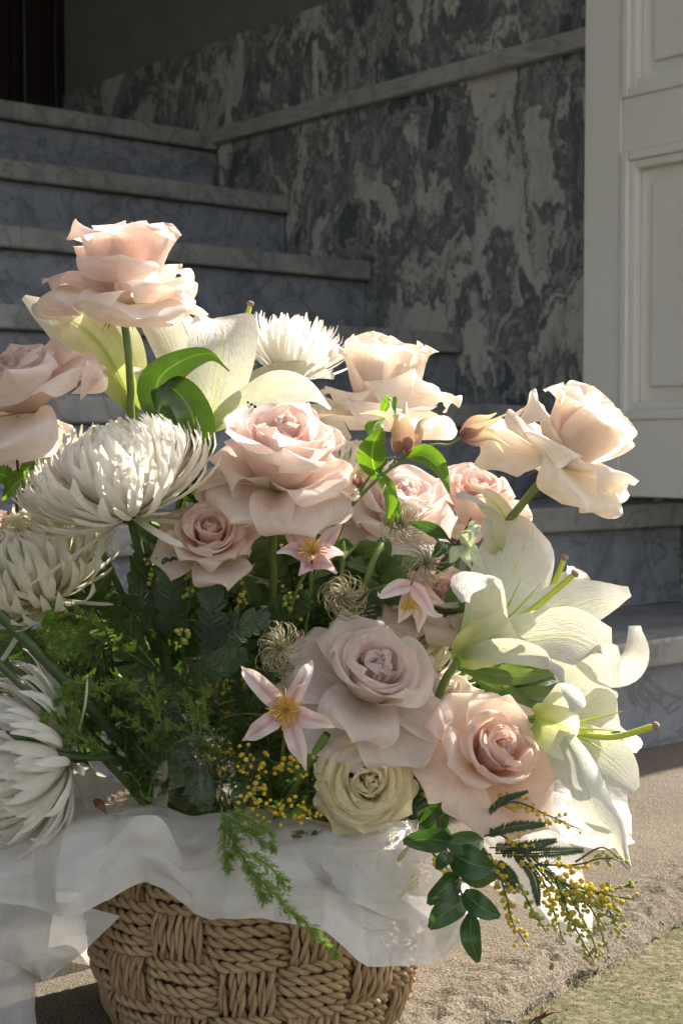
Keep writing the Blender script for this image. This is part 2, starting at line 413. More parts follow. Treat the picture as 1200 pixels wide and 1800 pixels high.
def step_mat(name, lo, hi, vein):
    m, nt, out = newmat(name)
    tc = nd(nt, 'ShaderNodeTexCoord'); oi = nd(nt, 'ShaderNodeObjectInfo')
    sh_ = nd(nt, 'ShaderNodeVectorMath', operation='SCALE', ins={'Scale': 9.0})
    cb = nd(nt, 'ShaderNodeCombineXYZ'); nt.links.new(oi.outputs['Random'], cb.inputs[0]); nt.links.new(oi.outputs['Random'], cb.inputs[1])
    nt.links.new(cb.outputs[0], sh_.inputs[0])
    ad = nd(nt, 'ShaderNodeVectorMath', operation='ADD'); nt.links.new(tc.outputs['Object'], ad.inputs[0]); nt.links.new(sh_.outputs[0], ad.inputs[1])
    v = mapping(nt, ad.outputs[0], (1, 1.6, 1.6), (0.5, 0, 0.4))
    n = noise(nt, v, 6, 5, 0.62, 1.2)
    c = ramp(nt, [(0.3, lo), (0.55, hi), (0.8, tuple(min(1, x * 1.15) for x in hi))], n)
    n2 = noise(nt, v, 4.0, 4, 0.6, 2.2)
    vn = ramp(nt, [(0.46, (0, 0, 0)), (0.5, (1, 1, 1)), (0.54, (0, 0, 0))], n2)
    vf = nd(nt, 'ShaderNodeMath', operation='MULTIPLY', ins={1: 0.6}); nt.links.new(vn, vf.inputs[0])
    c = mix(nt, vf.outputs[0], c, vein)
    dirt = noise(nt, tc.outputs['Object'], 25, 6, 0.7)
    c = mix(nt, 0.6, c, ramp(nt, [(0.3, (.72, .72, .72)), (0.65, (1, 1, 1))], dirt), 'MULTIPLY')
    pr = nd(nt, 'ShaderNodeBsdfPrincipled', ins={'Roughness': 0.5, 'Specular IOR Level': 0.35})
    nt.links.new(c, pr.inputs['Base Color']); nt.links.new(bump(nt, dirt, 0.15, 0.003), pr.inputs['Normal'])
    nt.links.new(pr.outputs[0], out.inputs[0])
    return m
M['riser'] = step_mat('blue_grey_riser_marble', (.135, .147, .175), (.235, .248, .28), (.075, .083, .10))
M['tread'] = step_mat('worn_tread_marble', (.175, .175, .175), (.27, .267, .262), (.12, .12, .125))
M['trim'] = step_mat('pale_trim_marble', (.34, .335, .32), (.46, .45, .43), (.24, .24, .24))
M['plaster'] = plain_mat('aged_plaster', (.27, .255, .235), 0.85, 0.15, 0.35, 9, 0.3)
M['paint'] = plain_mat('off_white_door_paint', (.80, .78, .73), 0.42, 0.4, 0.10, 5, 0.05)
M['wood'] = plain_mat('dark_red_brown_wood', (.016, .008, .007), 0.4, 0.4, 0.5, 20, 0.1, None, (6, 6, 0.6))
M['render_wall'] = plain_mat('pale_facade_render', (.52, .48, .42), 0.85, 0.15, 0.2, 4, 0.2)

def concrete_mat(name, moss):
    m, nt, out = newmat(name)
    tc = nd(nt, 'ShaderNodeTexCoord')
    P = tc.outputs['Object']
    g = noise(nt, P, 420, 2, 0.7)
    g2 = noise(nt, P, 130, 4, 0.7)
    l = noise(nt, P, 5, 6, 0.6)
    if not moss:
        c = ramp(nt, [(0.30, (.055, .047, .037)), (0.45, (.135, .116, .092)), (0.58, (.20, .173, .139)), (0.74, (.34, .30, .25))], g)
        c = mix(nt, 0.7, c, ramp(nt, [(0.3, (.62, .60, .58)), (0.7, (1.05, 1.03, 1.0))], l), 'MULTIPLY')
    else:
        c0 = ramp(nt, [(0.3, (.045, .042, .026)), (0.5, (.125, .115, .07)), (0.7, (.23, .21, .14))], g2)
        c1 = ramp(nt, [(0.3, (.03, .038, .012)), (0.7, (.105, .118, .042))], g2)
        l2 = noise(nt, P, 14, 6, 0.65, 0.6)
        mf = ramp(nt, [(0.42, (0, 0, 0)), (0.66, (.85, .85, .85))], l2)
        c = mix(nt, mf, c0, c1)
        dk = noise(nt, P, 60, 6, 0.7, 1.5)
        c = mix(nt, 0.9, c, ramp(nt, [(0.30, (.25, .25, .22)), (0.42, (1, 1, 1))], dk), 'MULTIPLY')
    pr = nd(nt, 'ShaderNodeBsdfPrincipled', ins={'Roughness': 0.9, 'Specular IOR Level': 0.15})
    nt.links.new(c, pr.inputs['Base Color'])
    h = mix(nt, 0.5, g, g2)
    nt.links.new(bump(nt, h, 0.9, 0.004), pr.inputs['Normal'])
    nt.links.new(pr.outputs[0], out.inputs[0])
    return m
M['concrete'] = concrete_mat('exposed_aggregate_concrete', False)
M['moss'] = concrete_mat('mossy_concrete', True)
M['moss_tuft'] = plain_mat('moss_tuft_green', (.075, .085, .03), 0.9, 0.1, 0.5, 200)

# ------------------------------------------------------------------ the setting: ground, stairs, walls, doors
ROTB = math.radians(130)      # building frame: local x runs up the stairs, local -y towards the marble wall
NW = 2.235                    # distance of the marble wall along N_
S0 = 1.976                    # position of the third nosing along S_

def on_plane(px, py, n):
    d = W(px, py, 1.0) - EYE
    t = (n - EYE.dot(N_)) / d.dot(N_)
    p = EYE + d * t
    return p.dot(S_), p.z

def box(name, x0, x1, y0, y1, z0, z1, mat, parent=None, bev=0.0, seg=2, jitter=0.0):
    bm = bmesh.new()
    bmesh.ops.create_cube(bm, size=1)
    for v in bm.verts:
        v.co = Vector(((x0 + x1) / 2 + v.co.x * (x1 - x0), (y0 + y1) / 2 + v.co.y * (y1 - y0), (z0 + z1) / 2 + v.co.z * (z1 - z0)))
    if bev: bmesh.ops.bevel(bm, geom=list(bm.edges), offset=bev, segments=seg, affect='EDGES', profile=0.6)
    me = bpy.data.meshes.new(name); bm.to_mesh(me); bm.free()
    if bev:
        for p in me.polygons: p.use_smooth = False
    return link(name, me, mat, parent)

# ground: mossy sheet out to the horizon, and the concrete landing on it with a worn edge
gme = mesh_np('ground', [(-60, -60, -.022), (60, -60, -.022), (60, 60, -.022), (-60, 60, -.022)], [(0, 1, 2, 3)], smooth=False)
ground = tag(link('ground', gme, M['moss']), kind='structure')
E0 = np.array([.086, 1.184]); ED = np.array([.60, .80]); EN = np.array([-.80, .60])    # edge line of the landing
def landing():
    rs = random.Random(3)
    na, nb = 520, 46
    a = np.linspace(-.75, 1.5, na)
    q = np.linspace(0, 1, nb) ** 1.8
    b = -0.022 + q * 0.30
    rng = np.random.default_rng(5)
    A, B = np.meshgrid(a, b, indexing='ij')
    rough = rng.normal(0, 1, (na, nb))
    for _ in range(2): rough = (rough + np.roll(rough, 1, 0) + np.roll(rough, 1, 1)) / 1.9
    edge = 0.002 * np.sin(a * 9 + 1) + 0.002 * np.sin(a * 31 + 2) + 0.002 * np.sin(a * 77) + np.convolve(rng.normal(0, .004, na), np.ones(7) / 7, 'same')
    Bs = B + edge[:, None] * np.exp(-(B + .022) / .05) + rough * 0.0016 * np.exp(-(B + .022) / .04)
    t = np.clip((B + .022) / .036, 0, 1)
    Z = -0.024 + 0.024 * (1 - (1 - t) ** 2.2) + rough * 0.0022 * np.exp(-((B - .0) / .035) ** 2) - 0.0015 * np.exp(-((B - .03) / .03) ** 2)
    Z += rough * 0.00025
    X = E0[0] + ED[0] * A + EN[0] * Bs; Y = E0[1] + ED[1] * A + EN[1] * Bs
    Z[:, -1] = 0
    V = np.stack([X, Y, Z], -1).reshape(-1, 3)
    Fc = grid_faces(na, nb)
    # the flat rest of the landing
    o = len(V)
    c0 = V[nb - 1]; c1 = V[-1]
    far = lambda c: [c[0] + EN[0] * 9, c[1] + EN[1] * 9, 0]
    def strip(p): return [p[0], p[1], 0]
    V = np.vstack([V, [c0, c1, far(c1), far(c0)]])
    m0 = [c1[0] + ED[0] * 7, c1[1] + ED[1] * 7, 0]; m1 = far(m0)
    V = np.vstack([V, [m0, m1]])
    Fc = np.vstack([Fc, [[o, o + 1, o + 2, o + 3], [o + 1, o + 4, o + 5, o + 2]]])
    return mesh_np('pavement', V, Fc[:, ::-1])
pavement = tag(link('pavement', landing(), M['concrete']), kind='structure')

# staircase
ZK = [.165, .345, .522, .679, .853, 1.034, 1.223]
stair = root('marble_staircase', (0, 0, 0), 'flight of worn blue-grey marble steps with rounded treads, behind the flowers', 'stairs', rotz=ROTB)
LEFT = 1.6        # the stairs run on to the left of the picture
for k, z in enumerate(ZK):
    s = S0 + (k - 2) * .29
    zb = 0 if k == 0 else ZK[k - 1]
    x1 = s + .32 if k < 6 else s + .9
    box('riser', s + .022, s + .06, -NW + .004, LEFT, zb + (.001 if k else 0), z - .043, M['riser'], stair, 0.001, 1)
    box('tread', s, x1, -NW + .003, LEFT, z - .042, z, M['tread'], stair, 0.007, 3)
core = box('core', S0 - .50, S0 + 2.0, -NW + .01, LEFT, 0.0, .12, M['riser'], stair)

# marble wall with its string course, plaster above
wall = root('marble_wall', (0, 0, 0), 'grey and cream swirled marble wall beside the stairs', 'wall', rotz=ROTB)
for a, b in ((S0 - .62, S0 + .57), (S0 + .572, S0 + 1.95)):
    box('panel', a, b, -NW - .05, -NW, 0, 1.198, M['marble'], wall, 0.001, 1)
for a, b in ((S0 - .62, S0 + .77), (S0 + .772, S0 + 1.95)):
    box('panel', a, b, -NW - .05, -NW + .002, 1.232, 1.452, M['marble'], wall, 0.001, 1)
box('moulding', S0 - .62, S0 + 1.20, -NW - .03, -NW + .022, 1.196, 1.234, M['trim'], wall, 0.006, 2)
box('moulding', S0 + 1.20, S0 + 1.95, -NW - .03, -NW + .012, 1.196, 1.224, M['tread'], wall, 0.004, 2)
house = root('house', (0, 0, 0), 'pale plastered house front around the recessed stair entrance', 'building', rotz=ROTB)
box('plaster_wall', S0 - .29, S0 + 1.95, -NW - .06, -NW - .006, 1.453, 2.748, M['plaster'], house)
box('thick_wall', S0 - .60, S0 + 4, -NW - 1.1, -NW - .062, 0, 6.5, M['render_wall'], house)
box('ceiling', S0 - .30, S0 + 4, -NW - .06, 2.4, 2.75, 2.95, M['plaster'], house)
box('upper_wall', S0 - .60, S0 - .3, -NW - .06, 2.4, 2.45, 6.5, M['render_wall'], house)
box('side_wall', S0 - .60, S0 + 4, LEFT + .002, 2.4, 0, 2.448, M['plaster'], house)

# the dark inner door on the upper landing
SB = S0 + 1.925
inner = root('inner_door', (0, 0, 0), 'dark brown timber door in the shadow at the top of the stairs', 'door', rotz=ROTB)
box('door_leaf', SB + .03, SB + .07, -NW + .06, LEFT, 1.223, 2.70, M['wood'], inner)
for i in range(7):
    y = -NW + .03 + i * .28
    box('stile', SB, SB + .03, y, y + .10, 1.223, 2.70, M['wood'], inner, 0.008, 2)
    box('panel', SB + .018, SB + .03, y + .125, y + .255, 1.33, 2.1, M['wood'], inner, 0.008, 2)
box('frame', SB + .001, SB + .08, -NW - .004, -NW + .029, 1.224, 2.70, M['wood'], inner, 0.004, 2)
box('bottom_rail', SB + .004, SB + .03, -NW + .131, LEFT, 1.225, 1.31, M['wood'], inner, 0.006, 2)

# white panelled door leaf folded back in front of the marble wall
ND = 2.035
door = root('white_door', (0, 0, 0), 'off-white painted panelled wooden door folded back against the marble wall', 'door', rotz=ROTB)
sl, _ = on_plane(1024, 500, ND)
sm, _ = on_plane(1089, 500, ND)
_, zb = on_plane(1040, 871, ND)
_, z1 = on_plane(1091, 738, ND); _, z2 = on_plane(1091, 268, ND); _, z3 = on_plane(1091, 174, ND)
sr = S0 - .47                   # far end of the panels, out of the picture
se = S0 - .57
y0, y1 = -ND - .042, -ND
box('stile', sm + .0, sl, y0, y1, zb, 2.5, M['paint'], door, 0.003, 2)
box('stile', se, sr, y0, y1, zb, 2.5, M['paint'], door, 0.003, 2)
box('rail', sr, sm, y0, y1 - .001, zb, z1, M['paint'], door, 0.002, 1)
box('rail', sr, sm, y0, y1 - .001, z2, z3, M['paint'], door, 0.002, 1)
box('rail', sr, sm, y0, y1 - .001, 2.36, 2.5, M['paint'], door, 0.002, 1)
def panel_set(za, zc):
    box('panel', sr + .002, sm - .002, y0 + .006, y1 - .020, za + .002, zc - .002, M['paint'], door)
    for (w0, w1, d0, d1) in ((0, .016, -.012, .004), (.016, .030, -.018, -.002)):
        e = [(sm - w1, sm - w0, za + w0, zc - w0), (sr + w0, sr + w1, za + w0, zc - w0)]
        for (xa, xb, zz0, zz1) in e: box('moulding', xa, xb, y1 + d0, y1 + d1, zz0, zz1, M['paint'], door, 0.0035, 2)
        for (zz0, zz1) in ((za + w0, za + w1), (zc - w1, zc - w0)):
            box('moulding', sr + w1, sm - w1, y1 + d0, y1 + d1 - .0005, zz0, zz1, M['paint'], door, 0.0035, 2)
    box('raised_panel', sr + .055, sm - .055, y1 - .022, y1 - .011, za + .055, zc - .055, M['paint'], door, 0.005, 2)
panel_set(z1, z2)
panel_set(z3, 2.36)

# ------------------------------------------------------------------ the basket
BC = W(452, 1650, 1.215); BC = Vector((BC.x, BC.y, 0))
def basket():
    rt = root('wicker_basket', BC, 'round barrel-shaped basket woven from twisted brown paper rope', 'basket')
    HB = .154; NR = 4; NC = 16; A = .0054
    def rad(z):
        t = z / HB
        return np.interp(t, np.linspace(0, 1, 7), [.106, .116, .1225, .1262, .1275, .1255, .121])
    def strand(C, r, turns, ph, name):
        n = len(C); T, A1, B1 = frames(C)
        # keep the frame untwisted, two plies wound round each other
        th = np.linspace(0, turns * 2 * math.pi, n) + ph
        parts = []
        for k in (0, math.pi):
            off = r * .52
            Q = C + off * (np.cos(th + k)[:, None] * A1 + np.sin(th + k)[:, None] * B1)
            parts.append(tube_np(Q, r * .60, 5))
        V, Fc = join_np(parts)
        m = len(V) // 2
        uvv = np.tile(np.repeat(np.linspace(0, turns / 60, n), 5), 2); uvu = np.tile(np.tile(np.linspace(0, 1, 5), n), 2)
        link(name, mesh_np(name, V, Fc, np.stack([uvu, uvv], -1)), M['rope'], rt)
    rs = random.Random(11)
    rh = HB / NR
    for j in range(NR):
        for q in range(5):
            z = j * rh + (q + .5) * rh / 5
            n = 420
            th = np.linspace(0, 2 * math.pi, n)
            c = th / (2 * math.pi) * NC
            w = np.tanh(2.2 * np.cos(math.pi * (c + j))) / np.tanh(2.2)
            zz = z + .0008 * np.sin(th * 5 + rs.uniform(0, 6)) + .0006 * np.sin(th * 17 + rs.uniform(0, 6))
            # ropes crowd together where they dive under
            zz = (j + .5) * rh + (zz - (j + .5) * rh) * (1.0 + .10 * w)
            R = rad(zz) + A * w + rs.uniform(-.0006, .0006) + .0016 * np.cos((q - 2) / 2.5 * 1.2)
            C = np.stack([R * np.cos(th), R * np.sin(th), zz], -1)
            strand(C, .0043 * rs.uniform(.92, 1.06), rs.uniform(38, 46), rs.uniform(0, 6), 'horizontal_rope')
    for i in range(NC):
        for q in range(6):
            if q == 5 and i % 2: pass
            th0 = (i + (q - 2.5) / 6 * .80) / NC * 2 * math.pi + rs.uniform(-.004, .004)
            n = 84
            z = np.linspace(0.0, HB, n)
            j = z / rh - .5
            w = -np.tanh(2.2 * np.cos(math.pi * (i + j))) / np.tanh(2.2)
            R = rad(z) + A * w + rs.uniform(-.0004, .0006) + .0016 * np.cos((q - 2.5) / 3 * 1.2)
            th = th0 + .004 * np.sin(z * 60 + rs.uniform(0, 6))
            C = np.stack([R * np.cos(th), R * np.sin(th), z], -1)
            strand(C, .0035 * rs.uniform(.84, 1.12), 3.5 + rs.uniform(-1.5, 1.5), rs.uniform(0, 6), 'vertical_rope')
    # inner lining and floor so that the weave is not see-through
    zz = np.linspace(.002, HB, 12); th = np.linspace(0, 2 * math.pi, 48, endpoint=False)
    P = np.stack([(rad(zz)[:, None] - .0085) * np.cos(th), (rad(zz)[:, None] - .0085) * np.sin(th), np.repeat(zz[:, None], 48, 1)], -1)
    V = P.reshape(-1, 3); Fc = grid_faces(12, 48, True)
    link('lining', mesh_np('lining', V, Fc, np.zeros((len(V), 2))), M['rope'], rt)
    # braided rim
    n = 400; th = np.linspace(0, 2 * math.pi, n)
    for k in range(3):
        r = rad(HB) + .003 + .003 * np.cos(24 * th + k * 2.094); z = HB + .003 + .003 * np.sin(24 * th + k * 2.094)
        strand(np.stack([r * np.cos(th), r * np.sin(th), z], -1), .0034, 60, k, 'rim_rope')
    return rt
basket()

# ------------------------------------------------------------------ paper wrapping
def bic(rows, nu, nv):
    rows = [[np.array(W(*p)) for p in r] for r in rows]
    R = np.stack([cr(r, nu) for r in rows], 0)
    return np.stack([cr(R[:, j], nv) for j in range(nu)], 1)

def sheet(name, label, rows, seed, mat='tissue', nu=80, nv=60, crumple=.0035, cat='paper', group='sheets of white tissue paper round the basket', fu=5.0, pleat=3.0):
    P = bic(rows, nu, nv)
    rs = random.Random(seed)
    v, u = np.meshgrid(np.linspace(0, 1, nv), np.linspace(0, 1, nu), indexing='ij')
    du = np.gradient(P, axis=1); dv = np.gradient(P, axis=0)
    Nn = nrm(np.cross(du, dv))
    # crumpled facets: heights on a warped coarse net, joined by flat triangles
    def facets(gu, gv, amp, sd):
        r2 = np.random.default_rng(sd); H = r2.uniform(-1, 1, (gv + 4, gu + 4))
        uu = np.clip(u + .09 * wob(rs, u, v, 3, 2.2, 2.2), 0, 1) * gu; vv = np.clip(v + .12 * wob(rs, u, v, 3, 2.2, 2.2), 0, 1) * gv
        sk = uu + .45 * vv; sk = sk * (gu / (gu + .45 * gv))
        i0 = np.floor(sk).astype(int); j0 = np.floor(vv).astype(int); a = sk - i0; b = vv - j0
        h00, h10, h01, h11 = H[j0, i0], H[j0, i0 + 1], H[j0 + 1, i0], H[j0 + 1, i0 + 1]
        return amp * np.where(a + b < 1, h00 + a * (h10 - h00) + b * (h01 - h00), h11 + (1 - a) * (h01 - h11) + (1 - b) * (h10 - h11))
    asp = max(1, nu / nv)
    h = facets(int(2.2 * asp) + 2, 3, 1.0, seed) + facets(int(5 * asp) + 2, 6, .38, seed + 50) + facets(int(11 * asp), 12, .10, seed + 90)
    xp = u * pleat + .5 * wob(rs, u, v, 3, 1.2, 1.0) + .25 * v * math.sin(seed)
    h = h + (np.abs((xp % 2) - 1) - .5) * (.5 + 1.2 * v)
    P = P + Nn * (h * crumple)[..., None]
    c = Vector(P.reshape(-1, 3).mean(0))
    o = link(name, grid_mesh(name, P - np.array(c)), M[mat])
    o.location = c
    return tag(o, label, cat, group)

# the wide front sheet that falls over the rim
top = [(-60, 1445, 1.15), (60, 1418, 1.15), (130, 1402, 1.15), (200, 1400, 1.14), (270, 1425, 1.12), (330, 1440, 1.11), (400, 1432, 1.11), (460, 1440, 1.11), (540, 1478, 1.11), (610, 1530, 1.11), (690, 1572, 1.12), (760, 1580, 1.14), (820, 1560, 1.18)]
mi1 = [(-60, 1500, 1.09), (55, 1470, 1.09), (130, 1465, 1.07), (195, 1450, 1.06), (265, 1455, 1.05), (325, 1490, 1.07), (400, 1490, 1.06), (462, 1500, 1.06), (545, 1530, 1.07), (620, 1570, 1.06), (705, 1610, 1.07), (775, 1605, 1.10), (832, 1572, 1.15)]
mi2 = [(-60, 1555, 1.06), (55, 1540, 1.05), (125, 1550, 1.02), (190, 1520, 1.03), (263, 1500, 1.045), (328, 1550, 1.03), (402, 1558, 1.02), (465, 1558, 1.02), (552, 1588, 1.02), (635, 1632, 1.015), (722, 1655, 1.03), (792, 1632, 1.07), (843, 1585, 1.12)]
bot = [(-60, 1592, 1.05), (40, 1590, 1.04), (118, 1612, 1.015), (190, 1582, 1.02), (264, 1549, 1.045), (330, 1602, 1.02), (405, 1619, 1.00), (470, 1612, 1.005), (560, 1643, 1.00), (650, 1692, .995), (735, 1702, 1.01), (802, 1662, 1.055), (852, 1600, 1.11)]
sheet('tissue_paper', 'wide white tissue sheet falling over the front rim of the basket', [top, mi1, mi2, bot], 2, nu=300, nv=90, crumple=.0060, fu=6, pleat=14.0)
# pointed flap hanging on the left
sheet('tissue_paper', 'pointed tissue flap hanging straight down at the left of the basket',
      [[(-60, 1585, 1.10), (40, 1580, 1.095), (130, 1590, 1.09), (212, 1610, 1.09)],
       [(-40, 1640, 1.09), (45, 1640, 1.08), (110, 1645, 1.08), (160, 1662, 1.085)],
       [(10, 1690, 1.085), (55, 1690, 1.075), (90, 1695, 1.078), (118, 1700, 1.085)],
       [(74, 1722, 1.08), (78, 1724, 1.08), (82, 1724, 1.08), (86, 1722, 1.08)]], 6, nu=70, nv=60, crumple=.0022, pleat=0)
sheet('tissue_paper', 'lowest tissue sheet trailing to the ground at the left edge',
      [[(-90, 1600, 1.17), (-20, 1610, 1.16), (20, 1640, 1.155), (45, 1680, 1.16)],
       [(-90, 1720, 1.15), (-20, 1720, 1.14), (30, 1730, 1.13), (60, 1740, 1.135)],
       [(-90, 1850, 1.11), (-20, 1850, 1.10), (35, 1840, 1.10), (66, 1830, 1.11)]], 8, nu=70, nv=60, crumple=.003)
sheet('tissue_paper', 'pale tissue sheet standing on the ground behind the left of the basket',
      [[(100, 1570, 1.30), (150, 1570, 1.31), (200, 1570, 1.32), (240, 1570, 1.34)],
       [(90, 1630, 1.31), (150, 1640, 1.31), (190, 1640, 1.32), (240, 1640, 1.34)],
       [(85, 1672, 1.35), (125, 1662, 1.34), (165, 1705, 1.31), (240, 1720, 1.33)]], 9, nu=50, nv=50, crumple=.002)
sheet('tissue_paper', 'upright tissue sheet behind the lower left chrysanthemum',
      [[(-60, 1340, 1.22), (40, 1330, 1.22), (130, 1330, 1.22), (200, 1375, 1.20), (255, 1395, 1.19)],
       [(-60, 1420, 1.20), (40, 1420, 1.19), (130, 1410, 1.18), (200, 1420, 1.17), (260, 1440, 1.17)],
       [(-60, 1520, 1.14), (40, 1510, 1.14), (130, 1500, 1.13), (200, 1500, 1.13), (260, 1510, 1.13)]], 10, nu=80, nv=50)
sheet('tissue_paper', 'tissue sheet tucked beneath the yellow rose above the basket rim',
      [[(430, 1425, 1.16), (520, 1435, 1.14), (600, 1445, 1.13), (680, 1445, 1.13), (770, 1465, 1.16)],
       [(440, 1480, 1.08), (530, 1490, 1.075), (620, 1500, 1.07), (700, 1510, 1.07), (790, 1520, 1.11)],
       [(460, 1540, 1.06), (560, 1570, 1.055), (640, 1600, 1.05), (720, 1620, 1.06), (800, 1610, 1.10)]], 11, nu=90, nv=60, crumple=.006)
sheet('tissue_paper', 'broad tissue sheet spread flat behind the lowest lily',
      [[(840, 1330, 1.30), (900, 1310, 1.30), (975, 1290, 1.30), (1050, 1340, 1.30), (1098, 1385, 1.30)],
       [(850, 1420, 1.27), (910, 1400, 1.27), (980, 1400, 1.26), (1050, 1420, 1.27), (1106, 1440, 1.28)],
       [(860, 1480, 1.22), (920, 1470, 1.22), (985, 1482, 1.22), (1050, 1486, 1.23), (1113, 1486, 1.25)]], 12, nu=80, nv=60, crumple=.0035)
sheet('tissue_paper', 'narrow tissue point sticking out beneath the yellow wattle',
      [[(800, 1490, 1.22), (870, 1440, 1.24), (930, 1430, 1.24), (990, 1480, 1.24), (1020, 1510, 1.24)],
       [(850, 1540, 1.19), (900, 1520, 1.20), (950, 1520, 1.20), (1000, 1550, 1.20), (1028, 1570, 1.20)],
       [(960, 1620, 1.15), (985, 1625, 1.15), (1005, 1630, 1.15), (1025, 1630, 1.15), (1040, 1625, 1.16)],
       [(1008, 1658, 1.14), (1014, 1661, 1.14), (1020, 1662, 1.14), (1030, 1655, 1.14), (1040, 1645, 1.15)]], 13, nu=60, nv=60, crumple=.003)
# cellophane
CG = 'pieces of clear cellophane'
sheet('cellophane', 'clear crinkled cellophane sticking up among the dark green stems',
      [[(255, 1270, 1.13), (300, 1240, 1.10), (350, 1260, 1.10), (400, 1290, 1.13)],
       [(265, 1340, 1.11), (310, 1330, 1.08), (360, 1340, 1.085), (410, 1350, 1.12)],
       [(270, 1430, 1.10), (320, 1440, 1.08), (370, 1445, 1.08), (420, 1440, 1.10)]], 14, 'cello', 50, 40, .0022, 'cellophane', CG)
sheet('cellophane', 'shiny crumpled cellophane below the yellow rose, over the tissue',
      [[(500, 1440, 1.07), (580, 1445, 1.05), (650, 1450, 1.04), (735, 1440, 1.07)],
       [(520, 1490, 1.05), (590, 1500, 1.035), (660, 1500, 1.03), (735, 1510, 1.055)],
       [(560, 1560, 1.06), (610, 1575, 1.045), (670, 1590, 1.04), (735, 1590, 1.06)]], 15, 'cello', 60, 44, .0025, 'cellophane', CG)

# ------------------------------------------------------------------ flower builders
HEART = W(455, 1560, 1.215)           # where the stems gather in the basket
def px2m(px, d): return px / F * d

def stem_to(rt, base, axis, r=.0026, via=None, end=None, mat='stem', name='stem'):
    base = Vector(base); axis = Vector(axis).normalized()
    e = Vector(end) if end is not None else HEART + Vector((rnd.uniform(-.05, .05), rnd.uniform(-.04, .04), 0))
    pts = [base + axis * .004]
    if via: pts += [Vector(v) for v in via]
    else:
        L = (e - base).length
        pts += [base - axis * L * .28, e + (base - e) * .35 + Vector((0, 0, -.01))]
    pts.append(e)
    return tube(name, pts, r, r * 1.15, M[mat], rt, 8, 30)

def petal_grid(rs, L, w, th, r0, wrap, curl, point, ruff, nu=11, nv=14, notch=0.0, roll=0.0, rnd_=0):
    """One rose petal in the flower's frame, growing along +x outwards and +z up. th: tangent angles from vertical (base, mid, tip) in degrees."""
    v = 1 - (1 - np.linspace(0, 1, nv)) ** 1.45; dl = np.diff(v) * L
    fine_v = np.linspace(0, 1, 240); ker = np.hanning(41); ker /= ker.sum()
    av = np.interp(fine_v, [0, .25, .62, .86, 1], [th[0], th[0] * .45 + th[1] * .55, th[1], th[1] * .5 + th[2] * .5, th[2]])
    av = np.convolve(np.pad(av, 20, mode='edge'), ker, 'valid')
    ang = np.radians(np.interp(v, fine_v, av))
    r = r0 + np.r_[0, np.cumsum(np.sin((ang[1:] + ang[:-1]) / 2) * dl)]
    z = np.r_[0, np.cumsum(np.cos((ang[1:] + ang[:-1]) / 2) * dl)]
    v0 = .60 + .12 * rs.random()
    e = np.clip((v - v0) / (1 - v0), 0, 1)
    prof = (.15 + .85 * np.sin(np.clip(v / v0, 0, 1) * math.pi / 2) ** .9) * np.clip(1 - e ** (2.5 - .5 * point), 0, 1) ** (.52 + .16 * max(point, 0))
    u = np.linspace(-1, 1, nu)
    U, Vv = np.meshgrid(u, v)
    t = U * (prof * w)[:, None]
    # the tip margin is rounded: pull side points of the last rows back
    Rr = np.repeat(r[:, None], nu, 1); Zz = np.repeat(z[:, None], nu, 1)
    Rc = np.maximum(r * wrap + .05, .06)[:, None]
    phi = np.clip(t / Rc, -2.6, 2.6)
    lat = Rc * np.sin(phi); inn = Rc * (1 - np.cos(phi))
    tx = np.sin(ang)[:, None]; tz = np.cos(ang)[:, None]
    # inward offset goes along the petal's inner normal
    nx, nz = -tz, tx
    X = Rr + inn * nx; Z = Zz + inn * nz; Y = lat
    # backward roll of the margins and of the tip
    e = np.clip((np.abs(U) - .45) / .55, 0, 1) ** 2 * np.clip((Vv - .35) / .5, 0, 1)
    X -= nx * e * curl; Z -= nz * e * curl
    if roll:
        e2 = np.clip((np.abs(U) - .2) / .8, 0, 1) ** 1.5 * np.clip((Vv - .7) / .3, 0, 1)
        X -= tx * e2 * roll * .8; Z -= tz * e2 * roll * .8
        X -= nx * e2 * roll * .5; Z -= nz * e2 * roll * .5
    rf = wob(rs, U, Vv, 4, 1.6, 1.3) * ruff * np.clip(Vv * 1.3 - .2, 0, 1)
    fine = wob(rs, U, Vv, 3, 2.6, 1.0) * ruff * .45 * np.clip((Vv - .75) / .25, 0, 1)
    X += nx * (rf + fine); Z += nz * (rf + fine)
    mg = np.clip(np.maximum(np.abs(U) * 1.05, Vv) - .62, 0, 1) / .38
    fl = mg ** 1.6 * ruff * .75 * np.sin(U * rs.uniform(3.2, 5.2) + Vv * rs.uniform(2, 5) + rs.uniform(0, 6.28)) * np.clip(Vv * 2 - .4, 0, 1)
    X -= nx * fl; Z -= nz * fl
    X -= tx * notch * np.exp(-(U / .25) ** 2) * np.clip((Vv - .85) / .15, 0, 1)
    return np.stack([X, Y, Z], -1)

